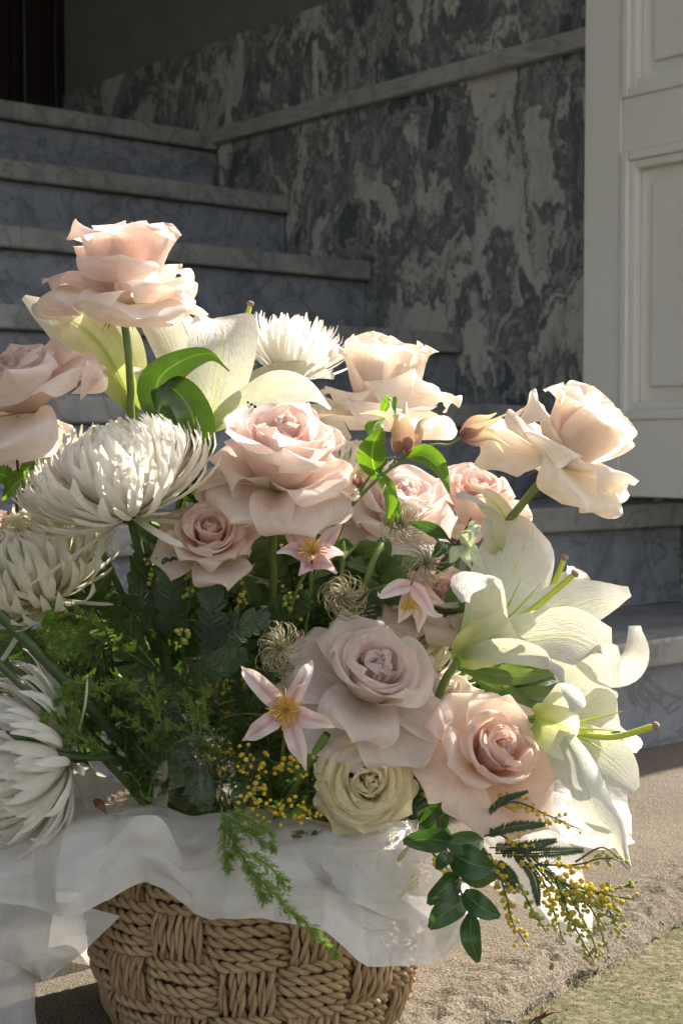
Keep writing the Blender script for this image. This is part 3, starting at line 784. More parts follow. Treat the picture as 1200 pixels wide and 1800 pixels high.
def rose(label, base, axis, unit, seed, mat, spin=0.0, n_in=20, n_out=8, open_=0.0, droop=88, cup=12, d=1.15, stem=True, via=None, end=None, sr=.0026, tint=.9, outdirs=None, hgt=1.0, skip=(), hs=.86):
    """Garden rose: a cupped heart of spiralling petals and a skirt of reflexed outer petals."""
    rs = random.Random(seed)
    P0 = W(base[0], base[1], d)
    rt = root('rose', P0, label, 'rose', 'garden roses in the bouquet')
    u = px2m(unit, d); B = basis(axis, spin)
    N = n_in + n_out
    a = rs.uniform(0, 6.28)
    HT = Matrix.Rotation(rs.uniform(-.09, .09), 3, 'X') @ Matrix.Rotation(rs.uniform(-.09, .09), 3, 'Y')
    for i in range(N):
        if i < n_in:
            t = i / (n_in - 1)
            ang = i * 2.39996 + a + rs.uniform(-.4, .4)
            L = (.78 + .24 * t) * hgt * rs.uniform(.90, 1.07)
            th = (12 + 62 * t, -20 + (32 + cup) * t ** 1.2 + open_ * t + rs.uniform(-4, 4), -34 + (78 + cup + open_) * t ** 1.4 + rs.uniform(-10, 12))
            w = (.26 + .36 * t) * rs.uniform(.85, 1.15)
            wrap = .95 + .15 * t
            g = petal_grid(rs, L, w, th, .008 + .03 * t, wrap, .05 * t, rs.uniform(-1, .6), .026 + .036 * t, nu=15, nv=17, roll=rs.uniform(.0, .05 + .17 * t), rnd_=1)
            tn = tint * (1 - t) ** .8
        else:
            k = i - n_in; t = k / max(1, n_out - 1)
            if i - n_in in skip: continue
            ang = (outdirs[k % len(outdirs)] if outdirs else a + i * 2.39996) + rs.uniform(-.12, .12)
            L = (.94 + .20 * t) * rs.uniform(.90, 1.10)
            mid = 38 + (droop - 38) * t ** .7 + rs.uniform(-9, 9)
            th = (66 + 20 * t, mid, mid + rs.uniform(25, 75))
            w = (.54 + .10 * t) * rs.uniform(.85, 1.15)
            g = petal_grid(rs, L, w, th, .03, 1.0 + 1.1 * t, rs.uniform(.10, .28), rs.uniform(.3, 1), .075, nu=19, nv=22, roll=rs.uniform(.15, .42))
            tn = 0.0
        c, s = math.cos(ang), math.sin(ang)
        Rz = np.array([[c, -s, 0], [s, c, 0], [0, 0, 1]])
        tl = np.array(Matrix.Rotation(rs.uniform(-.10, .10), 3, 'X') @ Matrix.Rotation(rs.uniform(-.08, .08), 3, 'Y'))
        if i < n_in: tl = np.array(Matrix(tl.tolist()) @ HT) * hs
        g = (g.reshape(-1, 3) @ Rz.T @ tl.T @ B.T * u).reshape(g.shape)
        o = link('petal', grid_mesh('petal', g), M[mat], rt)
        o['tint'] = float(tn)
    # calyx: a green hip and five sepals
    zz = np.linspace(-.11, .03, 8); rr = np.interp(zz, [-.11, -.08, -.03, .03], [.022, .055, .06, .045])
    th = np.linspace(0, 6.283, 10, endpoint=False)
    P = np.stack([rr[:, None] * np.cos(th), rr[:, None] * np.sin(th), np.repeat(zz[:, None], 10, 1)], -1).reshape(-1, 3) @ B.T * u
    link('hip', mesh_np('hip', P, grid_faces(8, 10, True)), M['stem'], rt)
    for k in range(5):
        an = a + k * 1.2566
        v = np.linspace(0, 1, 8)[:, None]; uu = np.array([-1, 0, 1])[None, :]
        bend = rs.uniform(.2, .9)
        wv = .05 * np.sin(np.pi * np.clip(v * .9 + .1, 0, 1)) * (1 - v * .6)
        X = .05 + .26 * v * math.cos(bend) + 0 * uu; Z = -.02 - .30 * v * math.sin(bend) - .1 * v * v + .015 * np.abs(uu); Y = uu * wv
        g = np.stack([X + 0 * Y, Y, Z + 0 * Y], -1)
        c, s = math.cos(an), math.sin(an); Rz = np.array([[c, -s, 0], [s, c, 0], [0, 0, 1]])
        g = (g.reshape(-1, 3) @ Rz.T @ B.T * u).reshape(g.shape)
        link('sepal', grid_mesh('sepal', g), M['sepal'], rt)
    if stem:
        stem_to(rt, P0 - Vector(B[:, 2]) * u * .10, axis, sr, [W(*p) for p in via] if via else None, W(*end) if end else None)
    return rt

def mum_petal_mesh(name, curve, width, tipcurl, nu=5, nv=10, bend=0.0):
    """A strap petal of length 1 along +z, bending towards -x (inwards) by `curve` degrees."""
    v = np.linspace(0, 1, nv); ds = 1 / (nv - 1)
    ang = np.radians(curve * (v ** 1.4) + tipcurl * np.clip((v - .75) / .25, 0, 1))
    x = -np.r_[0, np.cumsum(np.sin((ang[1:] + ang[:-1]) / 2) * ds)]
    z = np.r_[0, np.cumsum(np.cos((ang[1:] + ang[:-1]) / 2) * ds)]
    wv = width * np.interp(v, [0, .15, .6, .85, .95, 1], [.55, .7, 1, .95, .68, .18])
    u = np.linspace(-1, 1, nu)[None, :]
    ch = -.55 * wv[:, None] * (u ** 2)           # channelled section, open to the inside
    X = x[:, None] + ch * np.cos(ang)[:, None]; Z = z[:, None] + ch * np.sin(ang)[:, None] * -1
    Y = u * wv[:, None] + bend * (v ** 2)[:, None]
    return grid_mesh(name, np.stack([X, Y, Z], -1))

MUM = {}
def mum(label, base, axis, unit, seed, mat, d, n=170, phimax=100, inc=1.0, stem=True, via=None, end=None, spin=0, droop=6, thick=1.0, sr=.003, flat=1.0):
    rs = random.Random(seed)
    P0 = W(base[0], base[1], d)
    rt = root('chrysanthemum', P0, label, 'chrysanthemum', 'white chrysanthemums in the bouquet')
    u = px2m(unit, d); B = Matrix(basis(axis, spin).tolist())
    if mat not in MUM:
        MUM[mat] = []
        for k in range(18):
            q = k // 3
            me = mum_petal_mesh('chrysanthemum_petal', 4 + 19 * q + (k % 3 - 1) * 6, .036 + .006 * (k % 3), 10 + 5 * q + (k % 3 - 1) * 14, bend=(-.09, .02, .10)[k % 3]); me.materials.append(M[mat]); MUM[mat].append(me)
    V = MUM[mat]; mass = []
    for i in range(n):
        t = i / (n - 1)
        phi = math.radians(4 + (phimax - 4) * t ** .66 + rs.uniform(-5, 5))
        an = i * 2.39996 + rs.uniform(-.1, .1)
        L = (.70 + .30 * min(1, t * 1.15) ** .8) * rs.uniform(.92, 1.06)
        k = (3.6 - 1.1 * t) * inc + rs.uniform(-.7, .7)
        if i >= n - droop: phi += math.radians(rs.uniform(8, 26)); k = rs.choice([0, 0, 1]); L *= rs.uniform(.9, 1.1)
        k = min(5, max(0, int(round(k))))
        # direction leaning phi from the axis, petal's +x pointing outwards
        R = Matrix.Rotation(an, 3, 'Z') @ Matrix.Rotation(phi, 3, 'Y')
        tw = Matrix.Rotation(rs.uniform(-.25, .25), 3, 'Z')
        off = Vector((math.cos(an) * math.sin(phi) * .07, math.sin(an) * math.sin(phi) * .07, .02 + .10 * math.cos(phi) * flat))
        S = Matrix.Diagonal((L, rs.uniform(.85, 1.15) * thick, L * flat if False else L))
        m3 = B @ R @ tw @ S
        m = Matrix.Translation((B @ off) * u) @ (m3 * u).to_4x4()
        me = V[k * 3 + rs.randrange(3)]
        if (i % 5) in (1, 4) and n > 200:
            mass.append((np.array([list(m @ v.co) for v in me.vertices]), np.array([list(p.vertices) for p in me.polygons]))); continue
        o = link('petal', me, None, rt, m)
        o['tint'] = float(max(0, .85 - 2.6 * t))
    if mass:
        Vm, Fm = join_np(mass); uvm = np.tile(np.array([[u_, v_] for v_ in np.linspace(0, 1, 10) for u_ in np.linspace(0, 1, 5)]), (len(mass), 1))
        o = link('under_petals', mesh_np('under_petals', Vm, Fm, uvm), M[mat], rt); o['kind'] = 'stuff'
    zz = np.linspace(-.06, .05, 6); rr = np.interp(zz, [-.06, -.02, .05], [.03, .085, .10]); th = np.linspace(0, 6.283, 12, endpoint=False)
    P = np.stack([rr[:, None] * np.cos(th), rr[:, None] * np.sin(th), np.repeat(zz[:, None], 12, 1)], -1).reshape(-1, 3) @ np.array(B).T * u
    link('calyx', mesh_np('calyx', P, grid_faces(6, 12, True)), M['stem_dark'], rt)
    if stem: stem_to(rt, P0 - Vector(B.col[2]) * u * .05, axis, sr, [W(*p) for p in via] if via else None, W(*end) if end else None, 'stem_dark')
    return rt

def blade(name, pts, hw, side, mat, parent, cup=.25, wave=0.0, prof=None, nu=9, nv=24, seed=1, groove=0.0, serr=0.0, tint=None, world=False):
    """A petal or leaf along a spine. pts: (px, py, d); hw: half width in pixels; side: direction of its width (px right, px down, depth) or a list along the spine."""
    rs = random.Random(seed)
    wp = [Vector(p) for p in pts] if world else [W(*p) for p in pts]
    C = cr(wp, nv); T = nrm(np.gradient(C, axis=0))
    v = np.linspace(0, 1, nv)
    sd = side if isinstance(side[0], (tuple, list)) else [side, side]
    sdw = np.array([list(Vector((1, 0, 0)) * s[0] - UP * s[1] + FWD * s[2]) if not world else list(s) for s in sd], dtype=float)
    Sv = np.stack([np.interp(v, np.linspace(0, 1, len(sd)), sdw[:, k]) for k in range(3)], -1)
    Sv = nrm(Sv - T * np.sum(Sv * T, 1, keepdims=True)); Nv = np.cross(T, Sv)
    dm = np.mean([p[1] if world else p[2] for p in pts])
    h = hw if world else px2m(hw, dm)
    if prof is None: prof = ([0, .15, .4, .62, .82, .94, 1], [.30, .50, .88, 1.0, .78, .40, .04])
    wv = h * np.interp(v, prof[0], prof[1])
    for _ in range(3): wv = np.convolve(np.pad(wv, 1, mode='edge'), [.25, .5, .25], 'valid')
    u = np.linspace(-1, 1, nu)
    cc = cup if np.isscalar(cup) else np.interp(v, np.linspace(0, 1, len(cup)), cup)[:, None]
    U, Vv = np.meshgrid(u, v)
    hN = -cc * U ** 2 * wv[:, None] + groove * h * np.exp(-(U / .18) ** 2) * np.clip(1 - Vv, 0, 1)
    hN = hN + wave * h * (np.sin(Vv * rs.uniform(9, 13) + np.sign(U) * rs.uniform(.5, 2) + rs.uniform(0, 6)) * np.abs(U) ** 1.5 + .4 * wob(rs, U, Vv, 3, 1.5, 2))
    ww = U * wv[:, None]
    if serr: ww = ww * (1 + serr * (np.abs(U) > .95) * np.where(np.arange(nv)[:, None] % 2 == 0, -1, .3))
    P = C[:, None, :] + Sv[:, None, :] * ww[..., None] + Nv[:, None, :] * hN[..., None]
    P = P - np.array(parent.location)
    o = link(name, grid_mesh(name, P), M[mat], parent)
    if tint is not None: o['tint'] = float(tint)
    return o

def ball_np(c, r, seed=0):
    bm = bmesh.new(); bmesh.ops.create_icosphere(bm, subdivisions=2, radius=1)
    rr = random.Random(seed)
    V = np.array([list(v.co * (1 + rr.uniform(-.06, .06))) for v in bm.verts]) * r + np.array(list(c)); Fc = np.array([[v.index for v in f.verts] for f in bm.faces]); bm.free()
    return V, Fc

def lily_centre(rt, pist, fils, r=.0016):
    """Pistil with its stigma, and the bare filaments."""
    C = [W(*p) for p in pist]
    p = tube('pistil', C, r, r * 1.15, M['pistil'], rt, 8, 18)
    e = C[-1]
    V, Fc = ball_np(e - rt.location, .0033, 3)
    ax = np.array(list((C[-1] - C[-2]).normalized()))
    rel = V - np.array(list(e - rt.location)); rel -= ax * (rel @ ax)[:, None] * .25; V = rel + np.array(list(e - rt.location))
    s = link('stigma', mesh_np('stigma', V, Fc), M['stigma'], rt); s.parent = p
    s.matrix_parent_inverse = Matrix.Identity(4)
    for f in fils: tube('filament', [W(*q) for q in f], .0011, .0004, M['pistil'], rt, 6, 12)

def leafset(name):
    out = []
    for k in range(4):
        rs = random.Random(40 + k)
        nv, nu = 11, 5
        v = np.linspace(0, 1, nv)[:, None]; u = np.linspace(-1, 1, nu)[None, :]
        wv = .28 * np.interp(v, [0, .1, .35, .6, .85, 1], [.05, .5, 1, .92, .45, .01])
        fold = .25 + .1 * k
        X = v * np.cos(.2 * k * v) + 0 * u; Z = -(.12 + .12 * k) * v ** 2 + fold * np.abs(u) * wv; Y = u * wv
        me = grid_mesh(name, np.stack([X, Y, Z], -1)); out.append(me)
    return out
LEAVES = {}
def leaves_of(mat):
    if mat not in LEAVES:
        LEAVES[mat] = leafset('leaf')
        for m in LEAVES[mat]: m.materials.append(M[mat])
    return LEAVES[mat]

def put_leaf(rt, mat, pos, dr, up, size, rs, wide=1.0):
    x = Vector(dr).normalized(); z = Vector(up); z = (z - x * z.dot(x)).normalized(); y = z.cross(x)
    m3 = Matrix((x, y * wide, z)).transposed() * size
    return link('leaf', rs.choice(leaves_of(mat)), None, rt, Matrix.Translation(Vector(pos) - rt.location) @ m3.to_4x4())

def sprig(name, label, pts, mat, twig, n, size, seed, group, cat='leaves', r=.001, alt=True, wide=1.0, spread=.9, start=.2):
    rs = random.Random(seed)
    wp = [W(*p) for p in pts]
    rt = root(name, wp[0], label, cat, group)
    tube('stem', wp, r * 1.3, r * .6, M[twig], rt, 6, 24)
    C = cr(wp, 60); T = nrm(np.gradient(C, axis=0))
    for i in range(n):
        f = start + (1 - start) * (i / max(1, n - 1)); j = min(59, int(f * 59))
        t = Vector(T[j]); side = t.cross(Vector((0, -1, .2))).normalized() * (1 if i % 2 else -1)
        dr = t * rs.uniform(.35, .8) + side * spread * (0 if i == n - 1 else 1) + Vector((rs.uniform(-.4, .4), rs.uniform(-.6, .3), rs.uniform(-.4, .3)))
        up = Vector((rs.uniform(-.4, .4), -1, rs.uniform(.1, .9)))
        put_leaf(rt, mat, C[j], dr, up, size * rs.uniform(.75, 1.15), rs, wide)
    return rt

def frond_np(C, plen, npair, leaflets, lw, ll, rs, tilt=.3):
    """Bipinnate wattle leaf: pinnae in pairs along C, each with two rows of tiny leaflets."""
    T, A, B = frames(C)
    tow = nrm(np.array(list(EYE)) - C + np.array([rs.uniform(-.5, .5), 0, rs.uniform(-.2, .8)]))
    A = nrm(np.cross(T, tow)); B = np.cross(A, T)
    Vs, Fs = [], []; o = 0
    n = len(C)
    for k in range(npair):
        f = .12 + .86 * k / (npair - 1); j = min(n - 1, int(f * (n - 1)))
        pl = plen * (math.sin(math.pi * (.25 + .65 * f)))
        for sg in (-1, 1):
            dirp = nrm(T[j] * .75 + sg * A[j] * .9 + B[j] * rs.uniform(-tilt, tilt))
            side = nrm(np.cross(dirp, B[j] + rs.uniform(-.2, .2) * A[j])); up = np.cross(side, dirp)
            sag = rs.uniform(-.25, .1)
            for q in range(leaflets):
                g = (q + .7) / leaflets; p = C[j] + dirp * pl * g + up * sag * pl * g * g
                le = ll * math.sin(math.pi * (.2 + .7 * g))
                for s2 in (-1, 1):
                    dl = nrm(dirp * .55 + side * s2 + up * rs.uniform(-.1, .35)) * le; wl = nrm(np.cross(dl, up)) * lw
                    Vs += [p, p + dl * .5 + wl, p + dl, p + dl * .5 - wl]; Fs.append([o, o + 1, o + 2, o + 3]); o += 4
    return np.array(Vs), np.array(Fs)

def pinna_np(C, npair, ll, lw, rs):
    """A single feather of a wattle leaf: paired narrow leaflets along C."""
    T = nrm(np.gradient(C, axis=0)); n = len(C)
    tow = nrm(np.array(list(EYE)) - C + np.array([rs.uniform(-.6, .6), 0, rs.uniform(-.1, .9)]))
    A = nrm(np.cross(T, tow)); B = np.cross(A, T)
    Vs, Fs = [], []; o = 0
    for k in range(npair):
        f = .10 + .90 * k / (npair - 1); x = f * (n - 1); j = min(n - 2, int(x)); p = C[j] + (C[j + 1] - C[j]) * (x - j)
        le = ll * (math.sin(math.pi * (.18 + .70 * f)))
        for s2 in (-1, 1):
            dl = nrm(T[j] * .55 + A[j] * s2 + B[j] * rs.uniform(-.05, .4)) * le; wl = nrm(np.cross(dl, B[j])) * lw
            Vs += [p, p + dl * .35 + wl, p + dl, p + dl * .45 - wl]; Fs.append([o, o + 1, o + 2, o + 3]); o += 4
    return np.array(Vs), np.array(Fs)

BALLS = {}
def ball_mesh(mat):
    if mat not in BALLS:
        bm = bmesh.new(); bmesh.ops.create_icosphere(bm, subdivisions=3, radius=1); q = random.Random(5)
        V = np.array([list(v.co * q.choice((.78, .86, 1.0, 1.14))) for v in bm.verts]); Fc = np.array([[v.index for v in f.verts] for f in bm.faces]); bm.free()
        me = mesh_np('blossom', V, Fc); me.materials.append(M[mat]); BALLS[mat] = me
    return BALLS[mat]

def wattle(label, stems, seed, balls, fronds, lmat='wattle_dark', br=.0020, mats=('wattle_ball',), group='sprays of wattle in the bouquet'):
    """stems: lists of (px,py,d). balls: (stem index, from, to, count, spread px). fronds: (points, pinna length px, pairs)."""
    rs = random.Random(seed)
    wp = [[W(*p) for p in s] for s in stems]
    rt = root('wattle_spray', wp[0][0], label, 'wattle', group)
    for s in wp: tube('twig', s, .0009, .0004, M['stem_dark'], rt, 5, 20)
    stk = []
    for (i, f0, f1, cnt, sp, mt) in balls:
        C = cr(wp[i], 60)
        for k in range(cnt):
            f = f0 + (f1 - f0) * (k + rs.random() * .6) / cnt; j = min(59, int(f * 59))
            d = px2m(sp, 1.1)
            off = Vector((rs.gauss(0, 1), rs.gauss(0, 1), rs.gauss(0, 1))).normalized() * d * rs.uniform(.6, 2.2)
            r = br * rs.uniform(.75, 1.15) * (1 - .35 * f)
            j0 = max(0, j - 4); q0 = np.array(C[j0]); q1 = np.array(C[j]) + np.array(off)
            stk.append(tube_np(np.stack([q0, q0 * .45 + q1 * .55 + np.array([0, 0, -.0008]), q1]), .00024, 3))
            o = link('blossom', ball_mesh(mt), None, rt, Matrix.Translation(Vector(C[j]) + off - rt.location) @ Matrix.Diagonal((r, r, r, 1)) @ Matrix.Rotation(rs.uniform(0, 6), 4, 'X'))
    if stk:
        Vk, Fk = join_np(stk); o = link('stalks', mesh_np('stalks', Vk - np.array(rt.location), Fk), M['stem'], rt); o['kind'] = 'stuff'
    for (pts, pl, npair, lf) in fronds:
        C = cr([W(*p) for p in pts], 24)
        if lf <= 5: V, Fc = pinna_np(C, npair * 2 + 8, px2m(pl * .8, 1.1), px2m(2.7, 1.1), rs)
        else: V, Fc = frond_np(C, px2m(pl, 1.12), npair, lf, px2m(2.6, 1.12), px2m(9.5, 1.12), rs)
        T1, F1 = tube_np(C, .0006, 5); 
        V2, F2 = join_np([(V, Fc), (T1, F1)])
        o = link('frond', mesh_np('frond', V2 - np.array(rt.location), F2, np.zeros((len(V2), 2))), M[lmat], rt)
    return rt

def fern(label, spines, seed, mat='fern', width=14, dens=1.0, nl=5.0, group='trailing fern fronds'):
    """Asparagus fern: wiry stem, short branchlets, needle cladodes."""
    rs = np.random.default_rng(seed)
    first = W(*spines[0][0])
    rt = root('fern_frond', first, label, 'fern', group)
    for sp in spines:
        wp = [W(*p) for p in sp]
        C = cr(wp, 90); T, A, B = frames(C)
        L = np.linalg.norm(np.diff(C, axis=0), axis=1).sum()
        tube('stem', wp, .0008, .0003, M['stem'], rt, 5, 30)
        nb = int(L / .0016 * dens); Vs, Fs = [], []; o = 0
        wpx = px2m(width, 1.1)
        for b in range(nb):
            f = rs.uniform(.03, 1); j = min(89, int(f * 89))
            th = rs.uniform(0, 6.283)
            d = T[j] * .9 + (A[j] * math.cos(th) + B[j] * math.sin(th)) * .9
            d /= np.linalg.norm(d)
            bl = wpx * rs.uniform(.6, 1.25) * min(1, .35 + 1.9 * (1 - f), .4 + 4 * f)
            for q in range(9):
                g = (q + 1) / 9
                p = C[j] + d * bl * g + np.array([0, 0, -.15]) * bl * g * g
                for m in range(3):
                    nd_ = d * .7 + rs.normal(0, .65, 3); nd_ /= np.linalg.norm(nd_)
                    le = px2m(nl, 1.1) * rs.uniform(.7, 1.3); sdv = np.cross(nd_, rs.normal(0, 1, 3)); sdv /= np.linalg.norm(sdv) + 1e-9
                    sdv *= .00025
                    Vs += [p - sdv, p + sdv, p + nd_ * le + sdv * .3, p + nd_ * le - sdv * .3]; Fs.append([o, o + 1, o + 2, o + 3]); o += 4
        V = np.array(Vs) - np.array(first)
        n = link('needles', mesh_np('needles', V, np.array(Fs), np.zeros((len(V), 2)), False), M[mat], rt); n['kind'] = 'stuff'
    return rt

def seedhead(label, c, d, r, seed, swirl=1.0, axis=(0, -1, .3), n=70):
    rs = random.Random(seed)
    P0 = W(c[0], c[1], d); rt = root('clematis_seed_head', P0, label, 'seed head', 'feathery clematis seed heads')
    B = basis(axis, rs.uniform(0, 6)); R = px2m(r, d); parts = []
    for i in range(n):
        an = i * 2.39996; el = math.acos(1 - 1.5 * (i + .5) / n)
        t = np.linspace(0, 1, 12)
        rr = R * rs.uniform(.75, 1.15) * np.sin(np.clip(t * 1.9, 0, 2.2)) 
        a2 = an + swirl * t * rs.uniform(.9, 1.7); e2 = el + t * rs.uniform(-.3, .9)
        C = np.stack([rr * np.sin(e2) * np.cos(a2), rr * np.sin(e2) * np.sin(a2), rr * np.cos(e2)], -1) @ B.T
        parts.append(tube_np(C, np.linspace(.00042, .00016, 12), 4))
    V, Fc = join_np(parts)
    h = link('hairs', mesh_np('hairs', V, Fc), M['seed_hair'], rt); h['kind'] = 'stuff'
    V, Fc = ball_np((0, 0, 0), R * .16, 1); link('core', mesh_np('core', V, Fc), M['stem_dark'], rt)
    return rt

def stamens(rt, c, axis, r, n, seed, spread=1.0):
    rs = random.Random(seed); B = basis(axis); parts = []; tips = []
    c = np.array(list(Vector(c) - rt.location))
    for i in range(n):
        an = i * 2.39996; f = math.sqrt((i + .5) / n)
        t = np.linspace(0, 1, 7); ph = f * 1.1 * spread * t ** .8
        L = r * rs.uniform(.75, 1.05)
        C = np.stack([L * t * np.sin(ph) * math.cos(an), L * t * np.sin(ph) * math.sin(an), L * t * np.cos(ph)], -1) @ B.T + c
        parts.append(tube_np(C, np.r_[np.linspace(.00035, .00028, 5), .00055, .00045], 4))
    V, Fc = join_np(parts)
    o = link('stamens', mesh_np('stamens', V, Fc), M['stamen'], rt); o['kind'] = 'stuff'

# ------------------------------------------------------------------ the bouquet: roses
rose('pale peach rose held highest on its own straight green stem', (214, 538), (.04, -.06, 1), 146, 101, 'rose_peach', d=1.19, droop=100, n_out=9, cup=6, n_in=24, hgt=1.15, hs=1.0,
     via=[(224, 600, 1.195), (230, 680, 1.20), (236, 780, 1.21)], end=(300, 1250, 1.22), sr=.0031)
rose('dusky pink rose cut off by the left edge, above the domed chrysanthemum', (62, 722), (-.34, -.34, .86), 152, 102, 'rose_pink', d=1.14, droop=82,
     via=[(82, 780, 1.16), (130, 860, 1.18)], end=(330, 1300, 1.22))
R3 = rose('large blush rose at the centre with a small fly on its rim', (490, 862), (.08, -.40, .91), 150, 103, 'rose_peach', d=1.13, droop=98, n_out=9, cup=12, hgt=1.12, hs=1.0, n_in=24,
     via=[(479, 960, 1.15), (480, 1050, 1.165)], end=(470, 1400, 1.20), sr=.0031)
rose('cream rose with upright petals behind the brown clematis bell', (672, 738), (.03, .02, 1), 146, 104, 'rose_cream', d=1.27, droop=92, hgt=1.15, hs=1.0, cup=2, n_in=18,
     via=[(668, 800, 1.28), (640, 950, 1.26)], end=(540, 1350, 1.22))
rose('cream rose leaning out farthest to the upper right on a bare stem', (976, 818), (.50, -.16, .84), 146, 105, 'rose_cream', d=1.21, droop=106, n_out=9, hgt=1.12, hs=.98, cup=4,
     via=[(940, 858, 1.21), (902, 905, 1.21), (820, 1010, 1.21)], end=(600, 1400, 1.21), sr=.0033)
rose('coral pink rose showing its spiral heart below the central blush rose', (370, 962), (.10, -.74, .66), 98, 106, 'rose_coral', d=1.125, droop=78, n_in=24)
rose('lilac white rose behind the clematis stems in the middle', (690, 925), (.20, -.48, .85), 128, 107, 'rose_lilac', d=1.23, droop=90)
rose('small pink rose behind the curled lily bud', (822, 905), (.20, -.40, .88), 108, 108, 'rose_pink', d=1.29, droop=80)
rose('pink rose half hidden beneath the nodding clematis', (765, 1075), (.20, -.60, .78), 96, 109, 'rose_coral', d=1.20, droop=80)
rose('big lilac pink rose facing forward beside the star-shaped clematis', (640, 1222), (.24, -.70, .66), 160, 110, 'rose_lilac', d=1.14, droop=90, n_in=22, n_out=9, tint=.8, end=(540, 1480, 1.2))
rose('peach pink rose with hanging lower petals beside the lowest lily', (846, 1345), (.32, -.74, .58), 132, 111, 'rose_coral', d=1.13, droop=92, n_in=22, n_out=8, tint=.75)
rose('pale yellow many-petalled rose just above the basket rim', (636, 1376), (.14, -.90, .28), 106, 112, 'rose_yellow', d=1.125, droop=60, n_in=40, n_out=6, tint=.5, hs=1.0, cup=24)
rose('pale rose mostly hidden behind the stem of the central blush rose', (438, 1000), (.25, -.50, .82), 96, 113, 'rose_cream', d=1.23, droop=84)
rose('pale pink rose at the left edge between the two chrysanthemums', (-28, 960), (-.05, -.45, .88), 88, 114, 'rose_pink', d=1.15, droop=70)
rose('small cream rose squeezed between the big lilac rose and the peach rose', (776, 1245), (.0, -.45, .88), 74, 115, 'rose_cream', d=1.17, droop=80)
rose('pale rose low at the left behind the domed chrysanthemum', (70, 800), (.1, -.3, .9), 90, 116, 'rose_cream', d=1.24, droop=96)

# ------------------------------------------------------------------ chrysanthemums
mum('large domed white chrysanthemum left of centre on a dark stem', (230, 910), (-.30, -.14, .94), 204, 213, 'mum_white', 1.12, n=480, phimax=92, droop=6,
    via=[(250, 985, 1.14), (275, 1060, 1.16)], end=(330, 1380, 1.2), sr=.0035)
mum('pale yellow chrysanthemum at the left edge under the domed white one', (78, 1052), (-.32, -.42, .84), 178, 202, 'mum_yellow', 1.15, n=440, phimax=90, droop=5,
    via=[(130, 1090, 1.17), (170, 1160, 1.18)], end=(300, 1400, 1.2))
mum('white chrysanthemum with fanned narrow petals behind the upper lily', (505, 672), (.16, .10, .98), 132, 203, 'mum_white', 1.33, n=150, phimax=72, inc=.45, droop=4, thick=.85)
mum('white chrysanthemum at the lower left seen from behind, above the tissue', (122, 1336), (-.93, -.22, -.05), 205, 204, 'mum_white', 1.12, n=460, phimax=96, droop=5,
    via=[(160, 1330, 1.14), (200, 1330, 1.16)], end=(330, 1420, 1.2), sr=.0035)
mum('pale yellow chrysanthemum peeping out behind the big lilac rose', (740, 1195), (.28, -.45, .80), 110, 205, 'mum_yellow', 1.20, n=130, phimax=85, droop=0, inc=.6)
mum('small white chrysanthemum behind the rim of the central blush rose', (612, 850), (.25, -.20, .92), 92, 206, 'mum_white', 1.24, n=90, phimax=85, droop=0)

# ------------------------------------------------------------------ lilies
LG = 'white lilies in the bouquet'
def lily(label, base, d): return root('lily', W(base[0], base[1], d), label, 'lily', LG)
WID = ([0, .12, .35, .6, .8, .93, 1], [.22, .42, .82, 1.0, .84, .45, .05])
# upper lily, trumpet seen from the side
l = lily('white lily standing upright behind the pair of glossy leaves, near the top', (358, 758), 1.235)
blade('tepal', [(352, 752, 1.24), (325, 690, 1.245), (296, 612, 1.25), (268, 562, 1.24), (244, 545, 1.21)], 34, ((1, -.3, .5), (.8, -.6, .3)), 'lily', l, .5, .08, WID, seed=1)
blade('tepal', [(352, 745, 1.27), (342, 660, 1.30), (326, 590, 1.33), (296, 540, 1.36), (272, 528, 1.38)], 40, (1, .2, 0), 'lily', l, -.3, .05, WID, seed=2)
blade('tepal', [(360, 757, 1.23), (378, 690, 1.205), (390, 620, 1.20), (392, 575, 1.215), (372, 560, 1.24)], 62, (1, .1, .05), 'lily', l, .42, .03, WID, seed=3, groove=-.10)
blade('tepal', [(362, 757, 1.225), (425, 712, 1.20), (490, 676, 1.19), (548, 678, 1.18), (582, 718, 1.175)], 36, ((.2, 1, .3), (.3, .8, .7)), 'lily', l, .5, .10, WID, seed=4)
blade('tepal', [(365, 745, 1.27), (435, 672, 1.29), (510, 645, 1.30), (560, 650, 1.30), (588, 662, 1.29)], 24, (.0, .7, .7), 'lily', l, .3, .12, WID, seed=5)
blade('tepal', [(358, 750, 1.26), (385, 660, 1.32), (410, 590, 1.36), (440, 570, 1.40)], 36, (1, .1, 0), 'lily', l, -.3, .05, WID, seed=6)
lily_centre(l, [(395, 690, 1.24), (420, 610, 1.245), (440, 534, 1.25)], [[(395, 690, 1.25), (415, 640, 1.26), (450, 625, 1.27)], [(390, 690, 1.25), (420, 650, 1.26), (452, 640, 1.26)]], .0019)
stem_to(l, W(357, 762, 1.235), (0, 0, 1), .003, [W(340, 820, 1.24), W(325, 900, 1.23)], W(400, 1350, 1.2))
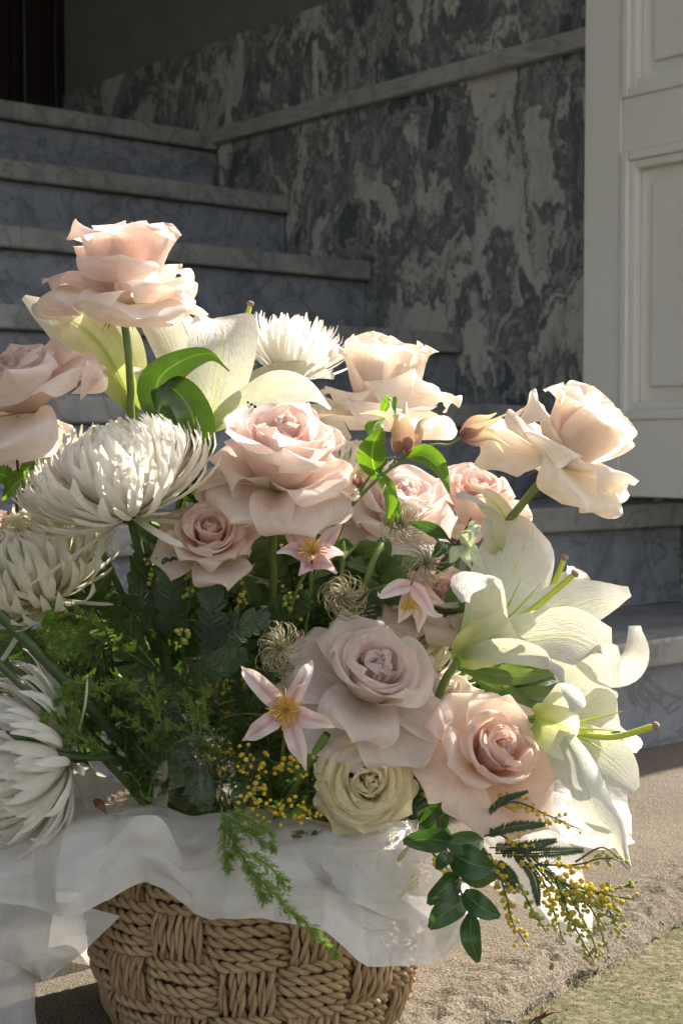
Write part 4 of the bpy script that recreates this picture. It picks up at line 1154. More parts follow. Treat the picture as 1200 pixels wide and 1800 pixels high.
# green-backed lily on the left
l = lily('greenish half-open lily under the highest rose', (236, 722), 1.215)
blade('tepal', [(236, 724, 1.215), (212, 668, 1.205), (176, 606, 1.21), (128, 566, 1.23), (96, 560, 1.25)], 44, (.8, -.6, .1), 'lily_green', l, .45, .03, WID, seed=7, groove=.08)
blade('tepal', [(230, 720, 1.235), (170, 650, 1.24), (104, 572, 1.25), (62, 535, 1.24), (42, 522, 1.23)], 30, (.7, -.7, .2), 'lily', l, .3, .08, WID, seed=8)
blade('tepal', [(236, 722, 1.23), (228, 650, 1.25), (200, 585, 1.27), (160, 550, 1.28)], 38, (1, 0, .1), 'lily_green', l, .35, .04, WID, seed=9)
blade('tepal', [(238, 722, 1.225), (244, 690, 1.22), (240, 655, 1.23), (226, 640, 1.25)], 15, (1, .2, .3), 'lily', l, .3, .1, WID, seed=10)
stem_to(l, W(236, 726, 1.215), (0, 0, 1), .003, [W(246, 790, 1.22), W(262, 880, 1.22)], W(360, 1300, 1.2))
# right upper lily
l = lily('wide open white lily facing right, above the peach rose', (812, 1150), 1.13)
blade('tepal', [(814, 1144, 1.135), (858, 1078, 1.15), (905, 1000, 1.18), (928, 938, 1.20), (915, 906, 1.22)], 74, ((1, .5, .05), (1, .55, .1)), 'lily', l, -.25, .04, ([0, .15, .4, .65, .85, .95, 1], [.2, .4, .85, 1.0, .80, .55, .25]), nu=13, seed=11, groove=-.05)
blade('tepal', [(812, 1146, 1.125), (862, 1100, 1.105), (858, 1050, 1.085), (838, 1006, 1.075), (815, 1030, 1.055), (818, 1058, 1.045)], 38, ((1, .4, -.2), (1, .2, -.1)), 'lily', l, .35, .05, WID, seed=12)
blade('tepal', [(816, 1148, 1.135), (920, 1096, 1.14), (1010, 1068, 1.15), (1065, 1052, 1.155), (1106, 1040, 1.15)], 48, ((.3, 1, .1), (.3, 1, .1)), 'lily', l, -.3, .05, WID, nu=13, seed=13, groove=-.05)
blade('tepal', [(814, 1150, 1.12), (905, 1128, 1.10), (995, 1118, 1.08), (1055, 1148, 1.06), (1082, 1200, 1.05)], 52, ((.2, 1, -.5), (.6, .5, -.7)), 'lily', l, .40, .14, WID, nu=15, nv=30, seed=14, groove=.05)
blade('tepal', [(812, 1152, 1.115), (865, 1142, 1.08), (930, 1146, 1.06), (975, 1168, 1.05), (988, 1200, 1.045)], 24, ((.1, 1, -.3), (.8, .5, -.2)), 'lily', l, .45, .06, WID, seed=15)
blade('tepal', [(812, 1140, 1.14), (845, 1080, 1.17), (860, 1010, 1.21), (850, 960, 1.24)], 40, (1, .3, 0), 'lily', l, -.3, .05, WID, seed=16)
blade('throat', [(806, 1158, 1.125), (850, 1130, 1.105), (905, 1110, 1.09)], 42, (.5, 1, -.1), 'lily_green', l, .7, .02, ([0, .3, .7, 1], [.35, .8, 1, 1]), seed=17)
lily_centre(l, [(850, 1125, 1.11), (930, 1075, 1.105), (1010, 1008, 1.10)],
            [[(870, 1100, 1.12), (895, 1060, 1.12), (915, 1018, 1.12)], [(875, 1100, 1.12), (910, 1070, 1.12), (950, 1025, 1.12)], [(870, 1105, 1.11), (905, 1085, 1.11), (942, 1062, 1.11)], [(880, 1105, 1.12), (950, 1075, 1.13), (1005, 1060, 1.13)], [(875, 1108, 1.115), (920, 1090, 1.11), (965, 1078, 1.11)]], .0021)
stem_to(l, W(808, 1158, 1.13), (.5, 0, .6), .0032, [W(785, 1190, 1.14), W(740, 1270, 1.16)], W(560, 1450, 1.2))
# the lily behind it
l = lily('white lily mostly hidden behind the wide open one, its curled tips showing', (930, 1120), 1.22)
blade('tepal', [(935, 1118, 1.22), (1000, 1110, 1.20), (1050, 1095, 1.19), (1068, 1130, 1.17)], 30, (.4, 1, 0), 'lily', l, .3, .06, WID, seed=18)
blade('tepal', [(935, 1120, 1.22), (1020, 1150, 1.19), (1085, 1172, 1.17), (1112, 1150, 1.15), (1112, 1100, 1.15)], 30, ((.2, 1, 0), (1, .3, .2)), 'lily_white', l, .45, .34, ([0, .2, .5, .75, .9, 1], [.3, .6, 1, 1.05, .8, .15]), nv=30, nu=13, seed=19)
blade('tepal', [(935, 1120, 1.22), (1000, 1175, 1.20), (1050, 1215, 1.19), (1085, 1220, 1.17)], 34, (.3, 1, 0), 'lily', l, .3, .06, WID, seed=20)
blade('tepal', [(935, 1115, 1.23), (980, 1060, 1.23), (1010, 1020, 1.24), (1000, 995, 1.25)], 34, (1, .4, 0), 'lily', l, .3, .05, WID, seed=21)
lily_centre(l, [(940, 1080, 1.20), (975, 1020, 1.19), (992, 980, 1.18)], [], .0021)
stem_to(l, W(930, 1122, 1.22), (.6, 0, .3), .003, [W(860, 1170, 1.22), W(760, 1280, 1.21)], W(560, 1450, 1.2))
# lowest lily on the right
l = lily('lowest white lily with a long drooping petal and jutting green pistil', (944, 1262), 1.12)
blade('tepal', [(944, 1256, 1.12), (980, 1232, 1.105), (1008, 1206, 1.09), (1014, 1228, 1.075), (1006, 1252, 1.07)], 30, ((.5, 1, .2), (1, .2, .2)), 'lily', l, .45, .05, WID, seed=22)
blade('tepal', [(950, 1258, 1.13), (1015, 1262, 1.14), (1068, 1262, 1.14), (1100, 1290, 1.13), (1106, 1322, 1.12)], 56, ((.0, 1, .2), (.7, .4, .3)), 'lily', l, -.2, .05, ([0, .15, .4, .65, .85, .95, 1], [.25, .5, .9, 1.0, .7, .4, .05]), nu=13, seed=23, groove=.05)
blade('tepal', [(950, 1268, 1.115), (1010, 1300, 1.11), (1062, 1332, 1.10), (1098, 1364, 1.085), (1118, 1388, 1.075)], 44, ((.5, -1, 0), (.6, -.8, .3)), 'lily', l, -.25, .05, WID, nu=13, seed=24, groove=.05)
blade('tepal', [(992, 1296, 1.088), (1010, 1330, 1.072), (1026, 1378, 1.055), (1046, 1426, 1.05), (1084, 1468, 1.055), (1109, 1526, 1.06)], 33, ((.9, -.4, -.4), (.9, -.5, -.2), (.9, -.4, .3)), 'lily_white', l, .55, .10, ([0, .1, .3, .5, .68, .82, .94, 1], [.5, .62, .9, 1.0, .85, .40, .22, .05]), nu=13, nv=30, seed=25, groove=.06)
blade('tepal', [(946, 1272, 1.115), (980, 1318, 1.10), (1000, 1352, 1.09), (1022, 1400, 1.085)], 26, ((1, -.5, 0), (1, -.3, .2)), 'lily', l, .35, .05, WID, seed=26)
blade('throat', [(940, 1262, 1.115), (975, 1272, 1.10), (1015, 1290, 1.09)], 46, (.1, 1, 0), 'lily_green', l, .7, .02, ([0, .3, .7, 1], [.35, .8, 1, 1]), seed=27)
lily_centre(l, [(985, 1282, 1.10), (1070, 1296, 1.085), (1152, 1276, 1.07)],
            [[(1000, 1272, 1.10), (1050, 1262, 1.10), (1094, 1250, 1.10)], [(1000, 1290, 1.10), (1030, 1302, 1.09), (1058, 1318, 1.09)], [(1000, 1280, 1.10), (1045, 1282, 1.09), (1080, 1284, 1.09)]], .0021)
stem_to(l, W(942, 1262, 1.12), (.6, 0, .3), .003, [W(880, 1290, 1.15), W(800, 1360, 1.18)], W(600, 1470, 1.2))
# opening bud with two curled tips
l = lily('opening lily bud with curled greenish tips right of the small pink rose', (872, 985), 1.19)
blade('tepal', [(872, 985, 1.19), (880, 935, 1.18), (858, 890, 1.17), (822, 868, 1.16), (800, 872, 1.155)], 16, (1, .6, 0), 'lily', l, .5, .05, WID, seed=28)
blade('tepal', [(874, 985, 1.195), (892, 945, 1.20), (884, 905, 1.21), (855, 872, 1.21), (826, 862, 1.21)], 17, (1, .3, .2), 'lily_green', l, .5, .04, WID, seed=29)
blade('tepal', [(872, 985, 1.185), (862, 955, 1.18), (856, 930, 1.175), (858, 905, 1.18)], 11, (1, .1, 0), 'lily', l, .4, .04, WID, seed=30)
stem_to(l, W(872, 988, 1.19), (0, 0, 1), .0026, [W(850, 1050, 1.2), W(780, 1200, 1.2)], W(580, 1450, 1.2))

# ------------------------------------------------------------------ clematis
KG = 'clematis flowers in the bouquet'
KP = ([0, .12, .35, .6, .82, .94, 1], [.35, .70, 1.0, .88, .45, .16, .02])
def clem(name, label, c, d, group=KG, cat='clematis'): return root(name, W(c[0], c[1], d), label, cat, group)
k = clem('clematis_flower', 'open star-shaped pink and white clematis facing forward, with a yellow centre', (503, 1250), 1.055)
for i, (tx, ty, dd) in enumerate([(424, 1172, 1.045), (548, 1161, 1.05), (590, 1276, 1.04), (538, 1354, 1.035), (427, 1302, 1.04)]):
    mx, my = 503 + (tx - 503) * .5, 1250 + (ty - 1250) * .5
    sx, sy = -(ty - 1250), (tx - 503)
    blade('tepal', [(503, 1250, 1.055), (mx, my, 1.035), (503 + (tx - 503) * .82, 1250 + (ty - 1250) * .82, 1.04), (tx, ty, dd + .008)], 18 if i != 1 else 15, (sx, sy, 14), 'clematis', k, .34, .20, KP, nu=9, seed=50 + i)
stamens(k, W(503, 1248, 1.05), (-.05, -1, .15), .016, 70, 1, 1.25)
tube('stem', [W(503, 1252, 1.06), W(500, 1290, 1.09), W(490, 1380, 1.15)], .0011, .0013, M['stem'], k, 6)
k = clem('clematis_flower', 'mauve clematis with upswept petals in front of the central rose stem', (548, 985), 1.10)
for i, p in enumerate([[(545, 985, 1.10), (520, 950, 1.10), (492, 905, 1.10)], [(547, 985, 1.105), (540, 935, 1.12), (542, 884, 1.13)], [(550, 985, 1.105), (575, 950, 1.11), (602, 918, 1.12)], [(550, 985, 1.095), (580, 968, 1.08), (606, 975, 1.07)], [(545, 987, 1.095), (515, 965, 1.08), (486, 972, 1.07)], [(550, 990, 1.09), (572, 990, 1.07), (592, 1008, 1.065)], [(545, 990, 1.09), (535, 1000, 1.07), (525, 1012, 1.07)]]):
    dx, dy = p[-1][0] - p[0][0], p[-1][1] - p[0][1]
    blade('tepal', p, 15, (-dy, dx, 10), 'clematis', k, .25, .10, KP, nu=7, nv=16, seed=60 + i, tint=.35)
stamens(k, W(547, 978, 1.09), (.05, -.75, .6), .016, 50, 2, .8)
tube('stem', [W(546, 992, 1.10), W(525, 1030, 1.12), W(508, 1080, 1.14)], .0010, .0012, M['stem'], k, 6)
k = clem('clematis_flower', 'nodding pink clematis hanging above the big lilac rose', (722, 1030), 1.10)
for i, p in enumerate([[(722, 1028, 1.10), (695, 1034, 1.085), (668, 1048, 1.08), (664, 1038, 1.08)], [(724, 1028, 1.095), (742, 1050, 1.075), (760, 1078, 1.07), (778, 1082, 1.07)], [(723, 1030, 1.105), (715, 1065, 1.11), (700, 1095, 1.12)], [(724, 1030, 1.11), (738, 1070, 1.115), (735, 1112, 1.12)], [(726, 1030, 1.11), (755, 1050, 1.13), (780, 1060, 1.14)]]):
    dx, dy = p[-1][0] - p[0][0], p[-1][1] - p[0][1]
    blade('tepal', p, 15, (-dy, dx, 14), 'clematis', k, .25, .08, KP, nu=7, nv=16, seed=70 + i)
stamens(k, W(722, 1034, 1.10), (-.05, -.25, -1), .017, 50, 3, .55)
tube('stem', [W(722, 1028, 1.10), W(715, 1012, 1.11), W(690, 1025, 1.12), W(640, 1040, 1.14)], .0010, .0012, M['stem'], k, 6)
# bells on the climbing stem
BG = 'closed clematis bells'
BP = ([0, .15, .4, .6, .8, 1], [.45, .95, 1.0, .62, .30, .04])
k = clem('clematis_bell', 'upright brown clematis bell with spread pale tips', (708, 792), 1.12, BG)
for i, p in enumerate([[(708, 794, 1.12), (708, 768, 1.108), (706, 742, 1.104), (704, 726, 1.09), (700, 738, 1.075)], [(706, 794, 1.12), (690, 765, 1.12), (680, 738, 1.12), (655, 728, 1.12), (632, 728, 1.12)], [(711, 794, 1.12), (726, 765, 1.12), (734, 742, 1.12), (752, 732, 1.12), (768, 732, 1.12)], [(708, 794, 1.125), (708, 765, 1.135), (710, 735, 1.14), (713, 706, 1.15)]]):
    blade('tepal', p, 21, [(1, 0, 0), (.1, .3, -1), (-.1, -.3, 1), (-1, 0, 0)][i] if i in (0, 3) else (.15, .2, 1), 'clematis_bell', k, .7, .03, BP, nu=7, nv=18, seed=80 + i)
k = clem('clematis_bell', 'brown clematis bell pointing at the upper right cream rose', (812, 765), 1.13, BG)
for i, p in enumerate([[(812, 766, 1.13), (835, 742, 1.128), (858, 734, 1.125), (872, 726, 1.12)], [(812, 766, 1.13), (840, 752, 1.115), (866, 740, 1.11), (888, 728, 1.11)], [(812, 768, 1.13), (838, 770, 1.12), (862, 768, 1.115), (895, 785, 1.11)], [(812, 768, 1.13), (838, 772, 1.135), (862, 770, 1.135), (884, 794, 1.13)]]):
    dx, dy = p[-1][0] - p[0][0], p[-1][1] - p[0][1]
    blade('tepal', p, 12, (-dy, dx, 20 * (i % 2 * 2 - 1)), 'clematis_bell', k, .5, .03, BP, nu=7, nv=16, seed=84 + i)
k = clem('clematis_bell', 'tiny wine-red clematis bud beside the rim of the central rose', (634, 850), 1.125, BG)
for i in range(5):
    an = i * 1.2566
    blade('tepal', [(632, 856, 1.125), (628 + 10 * math.cos(an), 840, 1.125 + .006 * math.sin(an)), (637 + 9 * math.cos(an), 824, 1.125 + .006 * math.sin(an)), (645 + 4 * math.cos(an), 812, 1.125)], 9, (-math.sin(an), 0, math.cos(an)), 'clematis_bell', k, .3, .03, BP, nu=5, nv=12, seed=90 + i)
v = root('clematis_vine', W(585, 960, 1.14), 'twining green clematis stems with bright leaves, carrying the brown bells', 'clematis')
tube('stem', [W(560, 1010, 1.15), W(592, 925, 1.13), W(650, 855, 1.12), W(715, 803, 1.12), (W(760, 782, 1.125)), W(790, 782, 1.13), W(812, 767, 1.13)], .0016, .0011, M['stem'], v, 7, 40)
tube('stem', [W(575, 1000, 1.15), W(610, 905, 1.13), W(648, 840, 1.125), W(680, 808, 1.12), W(706, 806, 1.12), W(708, 793, 1.12)], .0014, .0009, M['stem'], v, 7, 40)
tube('stem', [W(570, 960, 1.15), W(600, 895, 1.13), W(632, 856, 1.125)], .0011, .0007, M['stem'], v, 6, 20)
LP = ([0, .1, .35, .6, .85, 1], [.10, .55, 1, .85, .35, .02])
for i, (p, hw, sd, cp) in enumerate([([(662, 842, 1.12), (654, 805, 1.11), (658, 775, 1.10), (672, 752, 1.10)], 28, (1, .2, .3), -.3), ([(708, 808, 1.12), (740, 800, 1.10), (770, 822, 1.09), (790, 868, 1.085)], 22, (.6, -.8, .4), -.4), ([(662, 826, 1.115), (678, 855, 1.10), (686, 885, 1.10), (676, 925, 1.105)], 15, (1, -.1, .4), -.4),
                                         ([(690, 868, 1.12), (696, 890, 1.115), (690, 915, 1.115), (678, 930, 1.12)], 10, (1, -.1, .6), -.3), ([(668, 735, 1.15), (680, 708, 1.14), (688, 700, 1.14), (694, 735, 1.13)], 10, (1, .2, .2), -.3), ([(655, 770, 1.13), (660, 745, 1.14), (676, 735, 1.15)], 18, (1, 0, .2), -.2)]):
    blade('leaf', p, hw, sd, 'bright_leaf', v, cp, .06, LP, nu=9, nv=18, seed=100 + i)
# seed heads
seedhead('feathery seed head in front of the lilac white rose', (705, 920), 1.12, 42, 301, .9, (-.2, -1, .6))
seedhead('pale bristly seed head left of the variegated sprig', (748, 992), 1.11, 45, 302, .8, (.3, -.8, .7))
seedhead('round swirled seed head in the middle, above the big lilac rose', (606, 1050), 1.12, 42, 303, 1.3, (-.1, -.8, .6), 90)
seedhead('drooping hairy seed head left of the big lilac rose', (492, 1138), 1.10, 48, 304, 1.1, (-.7, -.7, .3), 90)

# ------------------------------------------------------------------ leaves and foliage
gl = root('lily_leaf_pair', W(330, 800, 1.15), 'pair of broad glossy folded leaves between the domed chrysanthemum and the upper lily', 'leaves')
GP = ([0, .15, .4, .65, .85, 1], [.2, .55, 1, .85, .4, .02])
blade('leaf', [(338, 800, 1.17), (285, 720, 1.16), (278, 670, 1.14), (318, 635, 1.12), (370, 622, 1.115), (404, 652, 1.11)], 34, ((1, -.4, .2), (.6, .6, .3), (.2, .9, .5)), 'lily_leaf', gl, .4, .03, GP, nu=9, nv=30, seed=1)
blade('leaf', [(332, 850, 1.16), (345, 790, 1.14), (338, 730, 1.125), (312, 690, 1.12), (282, 678, 1.105), (276, 728, 1.09)], 36, ((1, .1, .2), (.8, -.5, .3), (.6, -.6, .5)), 'lily_leaf', gl, .35, .03, GP, nu=9, nv=30, seed=2)
tube('stem', [W(338, 770, 1.16), W(330, 840, 1.16), W(312, 920, 1.17), W(330, 1100, 1.19)], .0030, .0026, M['stem'], gl, 8, 20)

SG = 'leafy twigs among the flowers'
def exact_sprig(name, label, stem, leaves, mat, twig, d, group=SG, r=.0011, serr=0.0, prof=None):
    rt = root(name, W(stem[0][0], stem[0][1], d), label, 'leaves', group)
    tube('stem', [W(p[0], p[1], d + (p[2] if len(p) > 2 else 0)) for p in stem], r * 1.2, r * .6, M[twig], rt, 6, 24)
    for i, (b, t, hw, dz) in enumerate(leaves):
        mx, my = (b[0] + t[0]) / 2, (b[1] + t[1]) / 2
        dx, dy = t[0] - b[0], t[1] - b[1]
        blade('leaf', [(b[0], b[1], d), (mx - dy * .06, my + dx * .06, d - .008 + dz * .5), (t[0], t[1], d + dz)], hw, (-dy, dx, 22 * (1 if i % 2 else -1)), mat, rt, .22, .06, prof or LP, nu=7, nv=18, seed=200 + i, serr=serr)
    return rt
exact_sprig('leaf_sprig', 'dark glossy leaflets hanging in pairs below the peach rose', [(770, 1440), (782, 1490), (803, 1550), (822, 1600), (832, 1625)],
            [((790, 1480), (708, 1480), 24, -.01), ((795, 1500), (766, 1528), 14, -.005), ((795, 1500), (866, 1528), 30, -.01), ((805, 1530), (872, 1545), 20, .0), ((808, 1545), (752, 1590), 24, -.012), ((818, 1582), (754, 1632), 24, -.012), ((815, 1568), (878, 1612), 21, -.012), ((826, 1605), (840, 1692), 19, -.012), ((782, 1480), (850, 1478), 22, .01)],
            'dark_leaf', 'twig', 1.045, prof=([0, .08, .3, .6, .85, .95, 1], [.12, .6, .98, .96, .6, .3, .02]))
exact_sprig('leaf_sprig', 'dark leaves tucked between the yellow rose and the peach rose', [(720, 1480), (740, 1420), (748, 1350)],
            [((735, 1460), (790, 1420), 26, 0), ((738, 1440), (712, 1390), 24, 0), ((742, 1410), (785, 1375), 22, 0), ((745, 1380), (720, 1345), 20, 0), ((748, 1352), (765, 1300), 18, 0), ((730, 1470), (770, 1470), 20, 0)], 'dark_leaf', 'twig', 1.15)
exact_sprig('leaf_sprig', 'reddish twig with toothed green leaves at the left edge beneath the dusky rose', [(30, 900, .02), (32, 830), (28, 770), (32, 730)],
            [((30, 800), (58, 770), 13, 0), ((28, 795), (0, 790), 9, 0), ((34, 840), (66, 795), 15, 0), ((30, 845), (-20, 830), 20, 0), ((52, 832), (5, 880), 22, -.01), ((30, 770), (50, 745), 12, 0)], 'bright_leaf', 'twig', 1.13, serr=.25)
exact_sprig('leaf_sprig', 'dark twig with small leaves right of the domed chrysanthemum', [(330, 905), (350, 870), (352, 830), (345, 790)],
            [((345, 880), (310, 860), 14, 0), ((348, 870), (402, 842), 18, 0), ((352, 850), (328, 830), 12, 0), ((340, 890), (372, 880), 12, 0), ((350, 830), (322, 805), 12, 0)], 'dark_leaf', 'twig', 1.16)
M['pale_leaf'] = leaf_mat('variegated_pale_leaf', (.42, .46, .36), (.55, .58, .48), (1.1, 1.2, .8), 0.3, 0.3, 0.6)
exact_sprig('variegated_sprig', 'pale silvery green sprig on a red twig beside the wide open lily', [(775, 990), (800, 960), (815, 935), (828, 910)],
            [((810, 955), (842, 925), 17, -.01), ((812, 960), (790, 990), 13, 0), ((820, 950), (850, 1000), 13, -.01), ((815, 955), (828, 1000), 12, -.015), ((822, 920), (845, 925), 9, 0)], 'pale_leaf', 'twig', 1.10)
exact_sprig('leaf_sprig', 'two dark curved leaves right of the upper feathery seed head', [(800, 960), (785, 945), (770, 935)],
            [((785, 945), (718, 918), 13, 0), ((790, 955), (760, 980), 14, 0), ((800, 975), (765, 1010), 12, 0)], 'dark_leaf', 'twig', 1.115)
exact_sprig('leaf_sprig', 'long dark strap leaves under the wide open lily', [(790, 1180), (830, 1165), (880, 1160)],
            [((800, 1172), (990, 1182), 18, 0), ((810, 1180), (960, 1160), 14, .01), ((830, 1190), (930, 1222), 16, .02), ((900, 1215), (985, 1210), 14, .01), ((880, 1205), (950, 1240), 14, .01)], 'filler_leaf', 'stem', 1.17)

# dense green filling between the stems
FG = 'green filler sprigs in the heart of the bouquet'
fl = [('low in the middle left', 300, 1180, 330, 1010), ('behind the pale yellow chrysanthemum', 200, 1180, 150, 1040), ('under the coral pink rose', 400, 1180, 400, 1020), ('beside the drooping seed head', 470, 1250, 445, 1080), ('beneath the round seed head', 560, 1180, 590, 1010),
      ('under the nodding clematis', 640, 1150, 665, 1000), ('left of the clematis star', 380, 1330, 400, 1150), ('above the tissue ridge', 250, 1360, 260, 1190), ('behind the left stems', 150, 1330, 110, 1150), ('right of the coral pink rose', 520, 1080, 480, 940),
      ('behind the wide open lily', 740, 1180, 800, 1080), ('deep behind the yellow wattle', 420, 1390, 470, 1270), ('behind the star clematis', 560, 1330, 540, 1200), ('behind the domed chrysanthemum', 260, 1060, 290, 930), ('below the lowest rose petals', 600, 1100, 620, 960), ('far left under the pale chrysanthemum', 60, 1260, 30, 1120)]
for i, (w, x0, y0, x1, y1) in enumerate(fl):
    sprig('leaf_sprig', 'muted green leafy sprig ' + w, [(x0, y0, 1.22), ((x0 + x1) / 2 + 12, (y0 + y1) / 2, 1.20), (x1, y1, 1.175)], 'filler_leaf', 'stem_dark', 16, .034, 400 + i, FG, wide=1.0)
fl2 = [(520, 1480, 470, 1360), (420, 1470, 380, 1380), (660, 1490, 720, 1420), (300, 1440, 290, 1350), (330, 1300, 250, 1130), (420, 1260, 350, 1100), (250, 1260, 140, 1120), (480, 1330, 420, 1180), (580, 1200, 540, 1040), (700, 1120, 690, 990), (820, 1230, 900, 1200), (180, 1380, 90, 1200)]
for i, (x0, y0, x1, y1) in enumerate(fl2):
    sprig('leaf_sprig', 'dark broad-leaved sprig ' + ['over the rim below the golden wattle', 'just above the middle of the tissue ridge', 'low between the yellow rose and the tissue', 'behind the upright cellophane', 'under the wattle leaves', 'below the coral pink rose', 'beneath the pale yellow chrysanthemum', 'beside the yellow wattle heads', 'between the seed heads', 'below the upper seed head', 'under the wide open lily', 'behind the crossing stems'][i],
          [(x0, y0, 1.26), ((x0 + x1) / 2 - 10, (y0 + y1) / 2, 1.25), (x1, y1, 1.235)], 'dark_leaf', 'stem_dark', 14, .046, 450 + i, FG, wide=1.1)

# wattle
wattle('yellow wattle spray jutting out to the lower right over the pavement',
       [[(830, 1440, 1.10), (900, 1480, 1.08), (960, 1530, 1.06), (1020, 1575, 1.05), (1090, 1620, 1.045)],
        [(830, 1440, 1.10), (900, 1410, 1.10), (960, 1432, 1.09), (1024, 1460, 1.08)],
        [(940, 1520, 1.07), (1010, 1520, 1.06), (1060, 1508, 1.05), (1100, 1515, 1.05)],
        [(960, 1530, 1.06), (1030, 1570, 1.05), (1090, 1560, 1.045), (1120, 1550, 1.04)],
        [(930, 1510, 1.07), (980, 1570, 1.06), (1010, 1630, 1.05), (1045, 1695, 1.045)],
        [(860, 1500, 1.08), (885, 1560, 1.07), (900, 1620, 1.06), (925, 1660, 1.055)],
        [(920, 1500, 1.08), (960, 1560, 1.07), (975, 1610, 1.06), (990, 1655, 1.055)],
        [(990, 1550, 1.055), (1040, 1600, 1.05), (1060, 1650, 1.045), (1070, 1675, 1.04)],
        [(760, 1500, 1.09), (800, 1540, 1.08), (840, 1560, 1.075)],
        [(1010, 1515, 1.06), (1060, 1490, 1.06), (1105, 1530, 1.055)]], 501,
       [(0, .3, .75, 42, 14, 'wattle_ball'), (0, .7, 1.0, 26, 9, 'wattle_bud'), (1, .25, .95, 30, 9, 'wattle_ball'), (2, .2, .8, 16, 8, 'wattle_ball'), (2, .7, 1, 8, 6, 'wattle_bud'), (3, .2, .7, 20, 10, 'wattle_ball'), (3, .6, 1, 14, 7, 'wattle_bud'),
        (4, .3, .6, 14, 7, 'wattle_ball'), (4, .5, 1, 26, 7, 'wattle_bud'), (5, .1, 1, 42, 9, 'wattle_ball'), (6, .3, .7, 16, 7, 'wattle_ball'), (6, .6, 1, 16, 7, 'wattle_bud'), (7, .2, 1, 24, 9, 'wattle_bud'), (8, 0, 1, 14, 8, 'wattle_ball')],
       [([(850, 1470, 1.09), (900, 1455, 1.08), (955, 1450, 1.075)], 20, 10, 5), ([(860, 1490, 1.085), (920, 1490, 1.07), (975, 1478, 1.065)], 20, 10, 5), ([(870, 1500, 1.08), (940, 1500, 1.06), (1022, 1495, 1.055)], 20, 12, 5),
        ([(900, 1500, 1.08), (935, 1540, 1.07), (945, 1590, 1.065)], 18, 8, 5), ([(870, 1510, 1.085), (900, 1545, 1.08), (890, 1560, 1.08)], 18, 8, 5), ([(850, 1440, 1.10), (880, 1410, 1.09), (925, 1392, 1.09)], 14, 7, 4), ([(940, 1510, 1.07), (985, 1560, 1.06), (992, 1595, 1.06)], 14, 7, 4), ([(830, 1470, 1.09), (860, 1520, 1.085), (905, 1560, 1.08)], 18, 9, 5)])
wattle('greenish wattle tips hanging lowest over the pavement at the right',
       [[(985, 1545, 1.06), (1015, 1600, 1.05), (1040, 1650, 1.045), (1052, 1690, 1.045)], [(1000, 1555, 1.055), (1060, 1590, 1.05), (1085, 1630, 1.045), (1098, 1640, 1.045)], [(1020, 1560, 1.05), (1075, 1575, 1.045), (1110, 1580, 1.04)], [(975, 1540, 1.06), (995, 1600, 1.055), (1005, 1640, 1.05)], [(905, 1540, 1.07), (935, 1600, 1.06), (960, 1640, 1.055)]], 505,
       [(0, .1, 1, 30, 9, 'wattle_bud'), (1, .1, .6, 14, 10, 'wattle_ball'), (1, .4, 1, 18, 9, 'wattle_bud'), (2, 0, 1, 26, 9, 'wattle_ball'), (3, .2, 1, 22, 8, 'wattle_bud'), (4, .2, 1, 24, 8, 'wattle_bud')], [])
wattle('golden wattle heads hanging low between the clematis star and the tissue',
       [[(470, 1330, 1.12), (450, 1370, 1.10), (440, 1405, 1.09), (500, 1425, 1.08), (560, 1420, 1.075)], [(370, 1310, 1.11), (400, 1330, 1.10), (440, 1340, 1.09), (470, 1370, 1.085)], [(480, 1340, 1.11), (520, 1350, 1.10), (545, 1350, 1.09)]], 502,
       [(0, .3, 1, 70, 15, 'wattle_ball'), (1, 0, 1, 40, 14, 'wattle_ball'), (2, 0, 1, 26, 16, 'wattle_ball')], [([(470, 1330, 1.12), (430, 1370, 1.10), (420, 1420, 1.09)], 24, 9, 6)])
wattle('dull gold wattle heads among blue-green leaves below the coral pink rose',
       [[(380, 1290, 1.16), (350, 1210, 1.14), (340, 1170, 1.12)], [(400, 1290, 1.15), (400, 1220, 1.13), (390, 1150, 1.12)], [(430, 1290, 1.15), (440, 1220, 1.13), (450, 1170, 1.12)], [(330, 1130, 1.11), (320, 1110, 1.10), (318, 1140, 1.095)]], 503,
       [(0, .3, 1, 46, 18, 'wattle_ball'), (1, .2, 1, 44, 20, 'wattle_bud'), (1, .2, .7, 24, 16, 'wattle_ball'), (2, .2, 1, 34, 18, 'wattle_bud'), (3, 0, 1, 14, 5, 'wattle_bud')], [])
wattle('greenish wattle buds on thin stalks in front of the coral pink rose',
       [[(420, 1110, 1.14), (425, 1040, 1.12), (436, 970, 1.11)], [(330, 1080, 1.13), (336, 1030, 1.12), (342, 985, 1.11)], [(270, 1050, 1.13), (272, 1010, 1.12), (262, 980, 1.11)], [(520, 1100, 1.15), (510, 1060, 1.14), (530, 1030, 1.13)]], 504,
       [(0, .3, 1, 20, 8, 'wattle_bud'), (1, .3, 1, 16, 8, 'wattle_bud'), (2, .3, 1, 14, 8, 'wattle_bud'), (3, .1, 1, 20, 14, 'wattle_bud')], [])
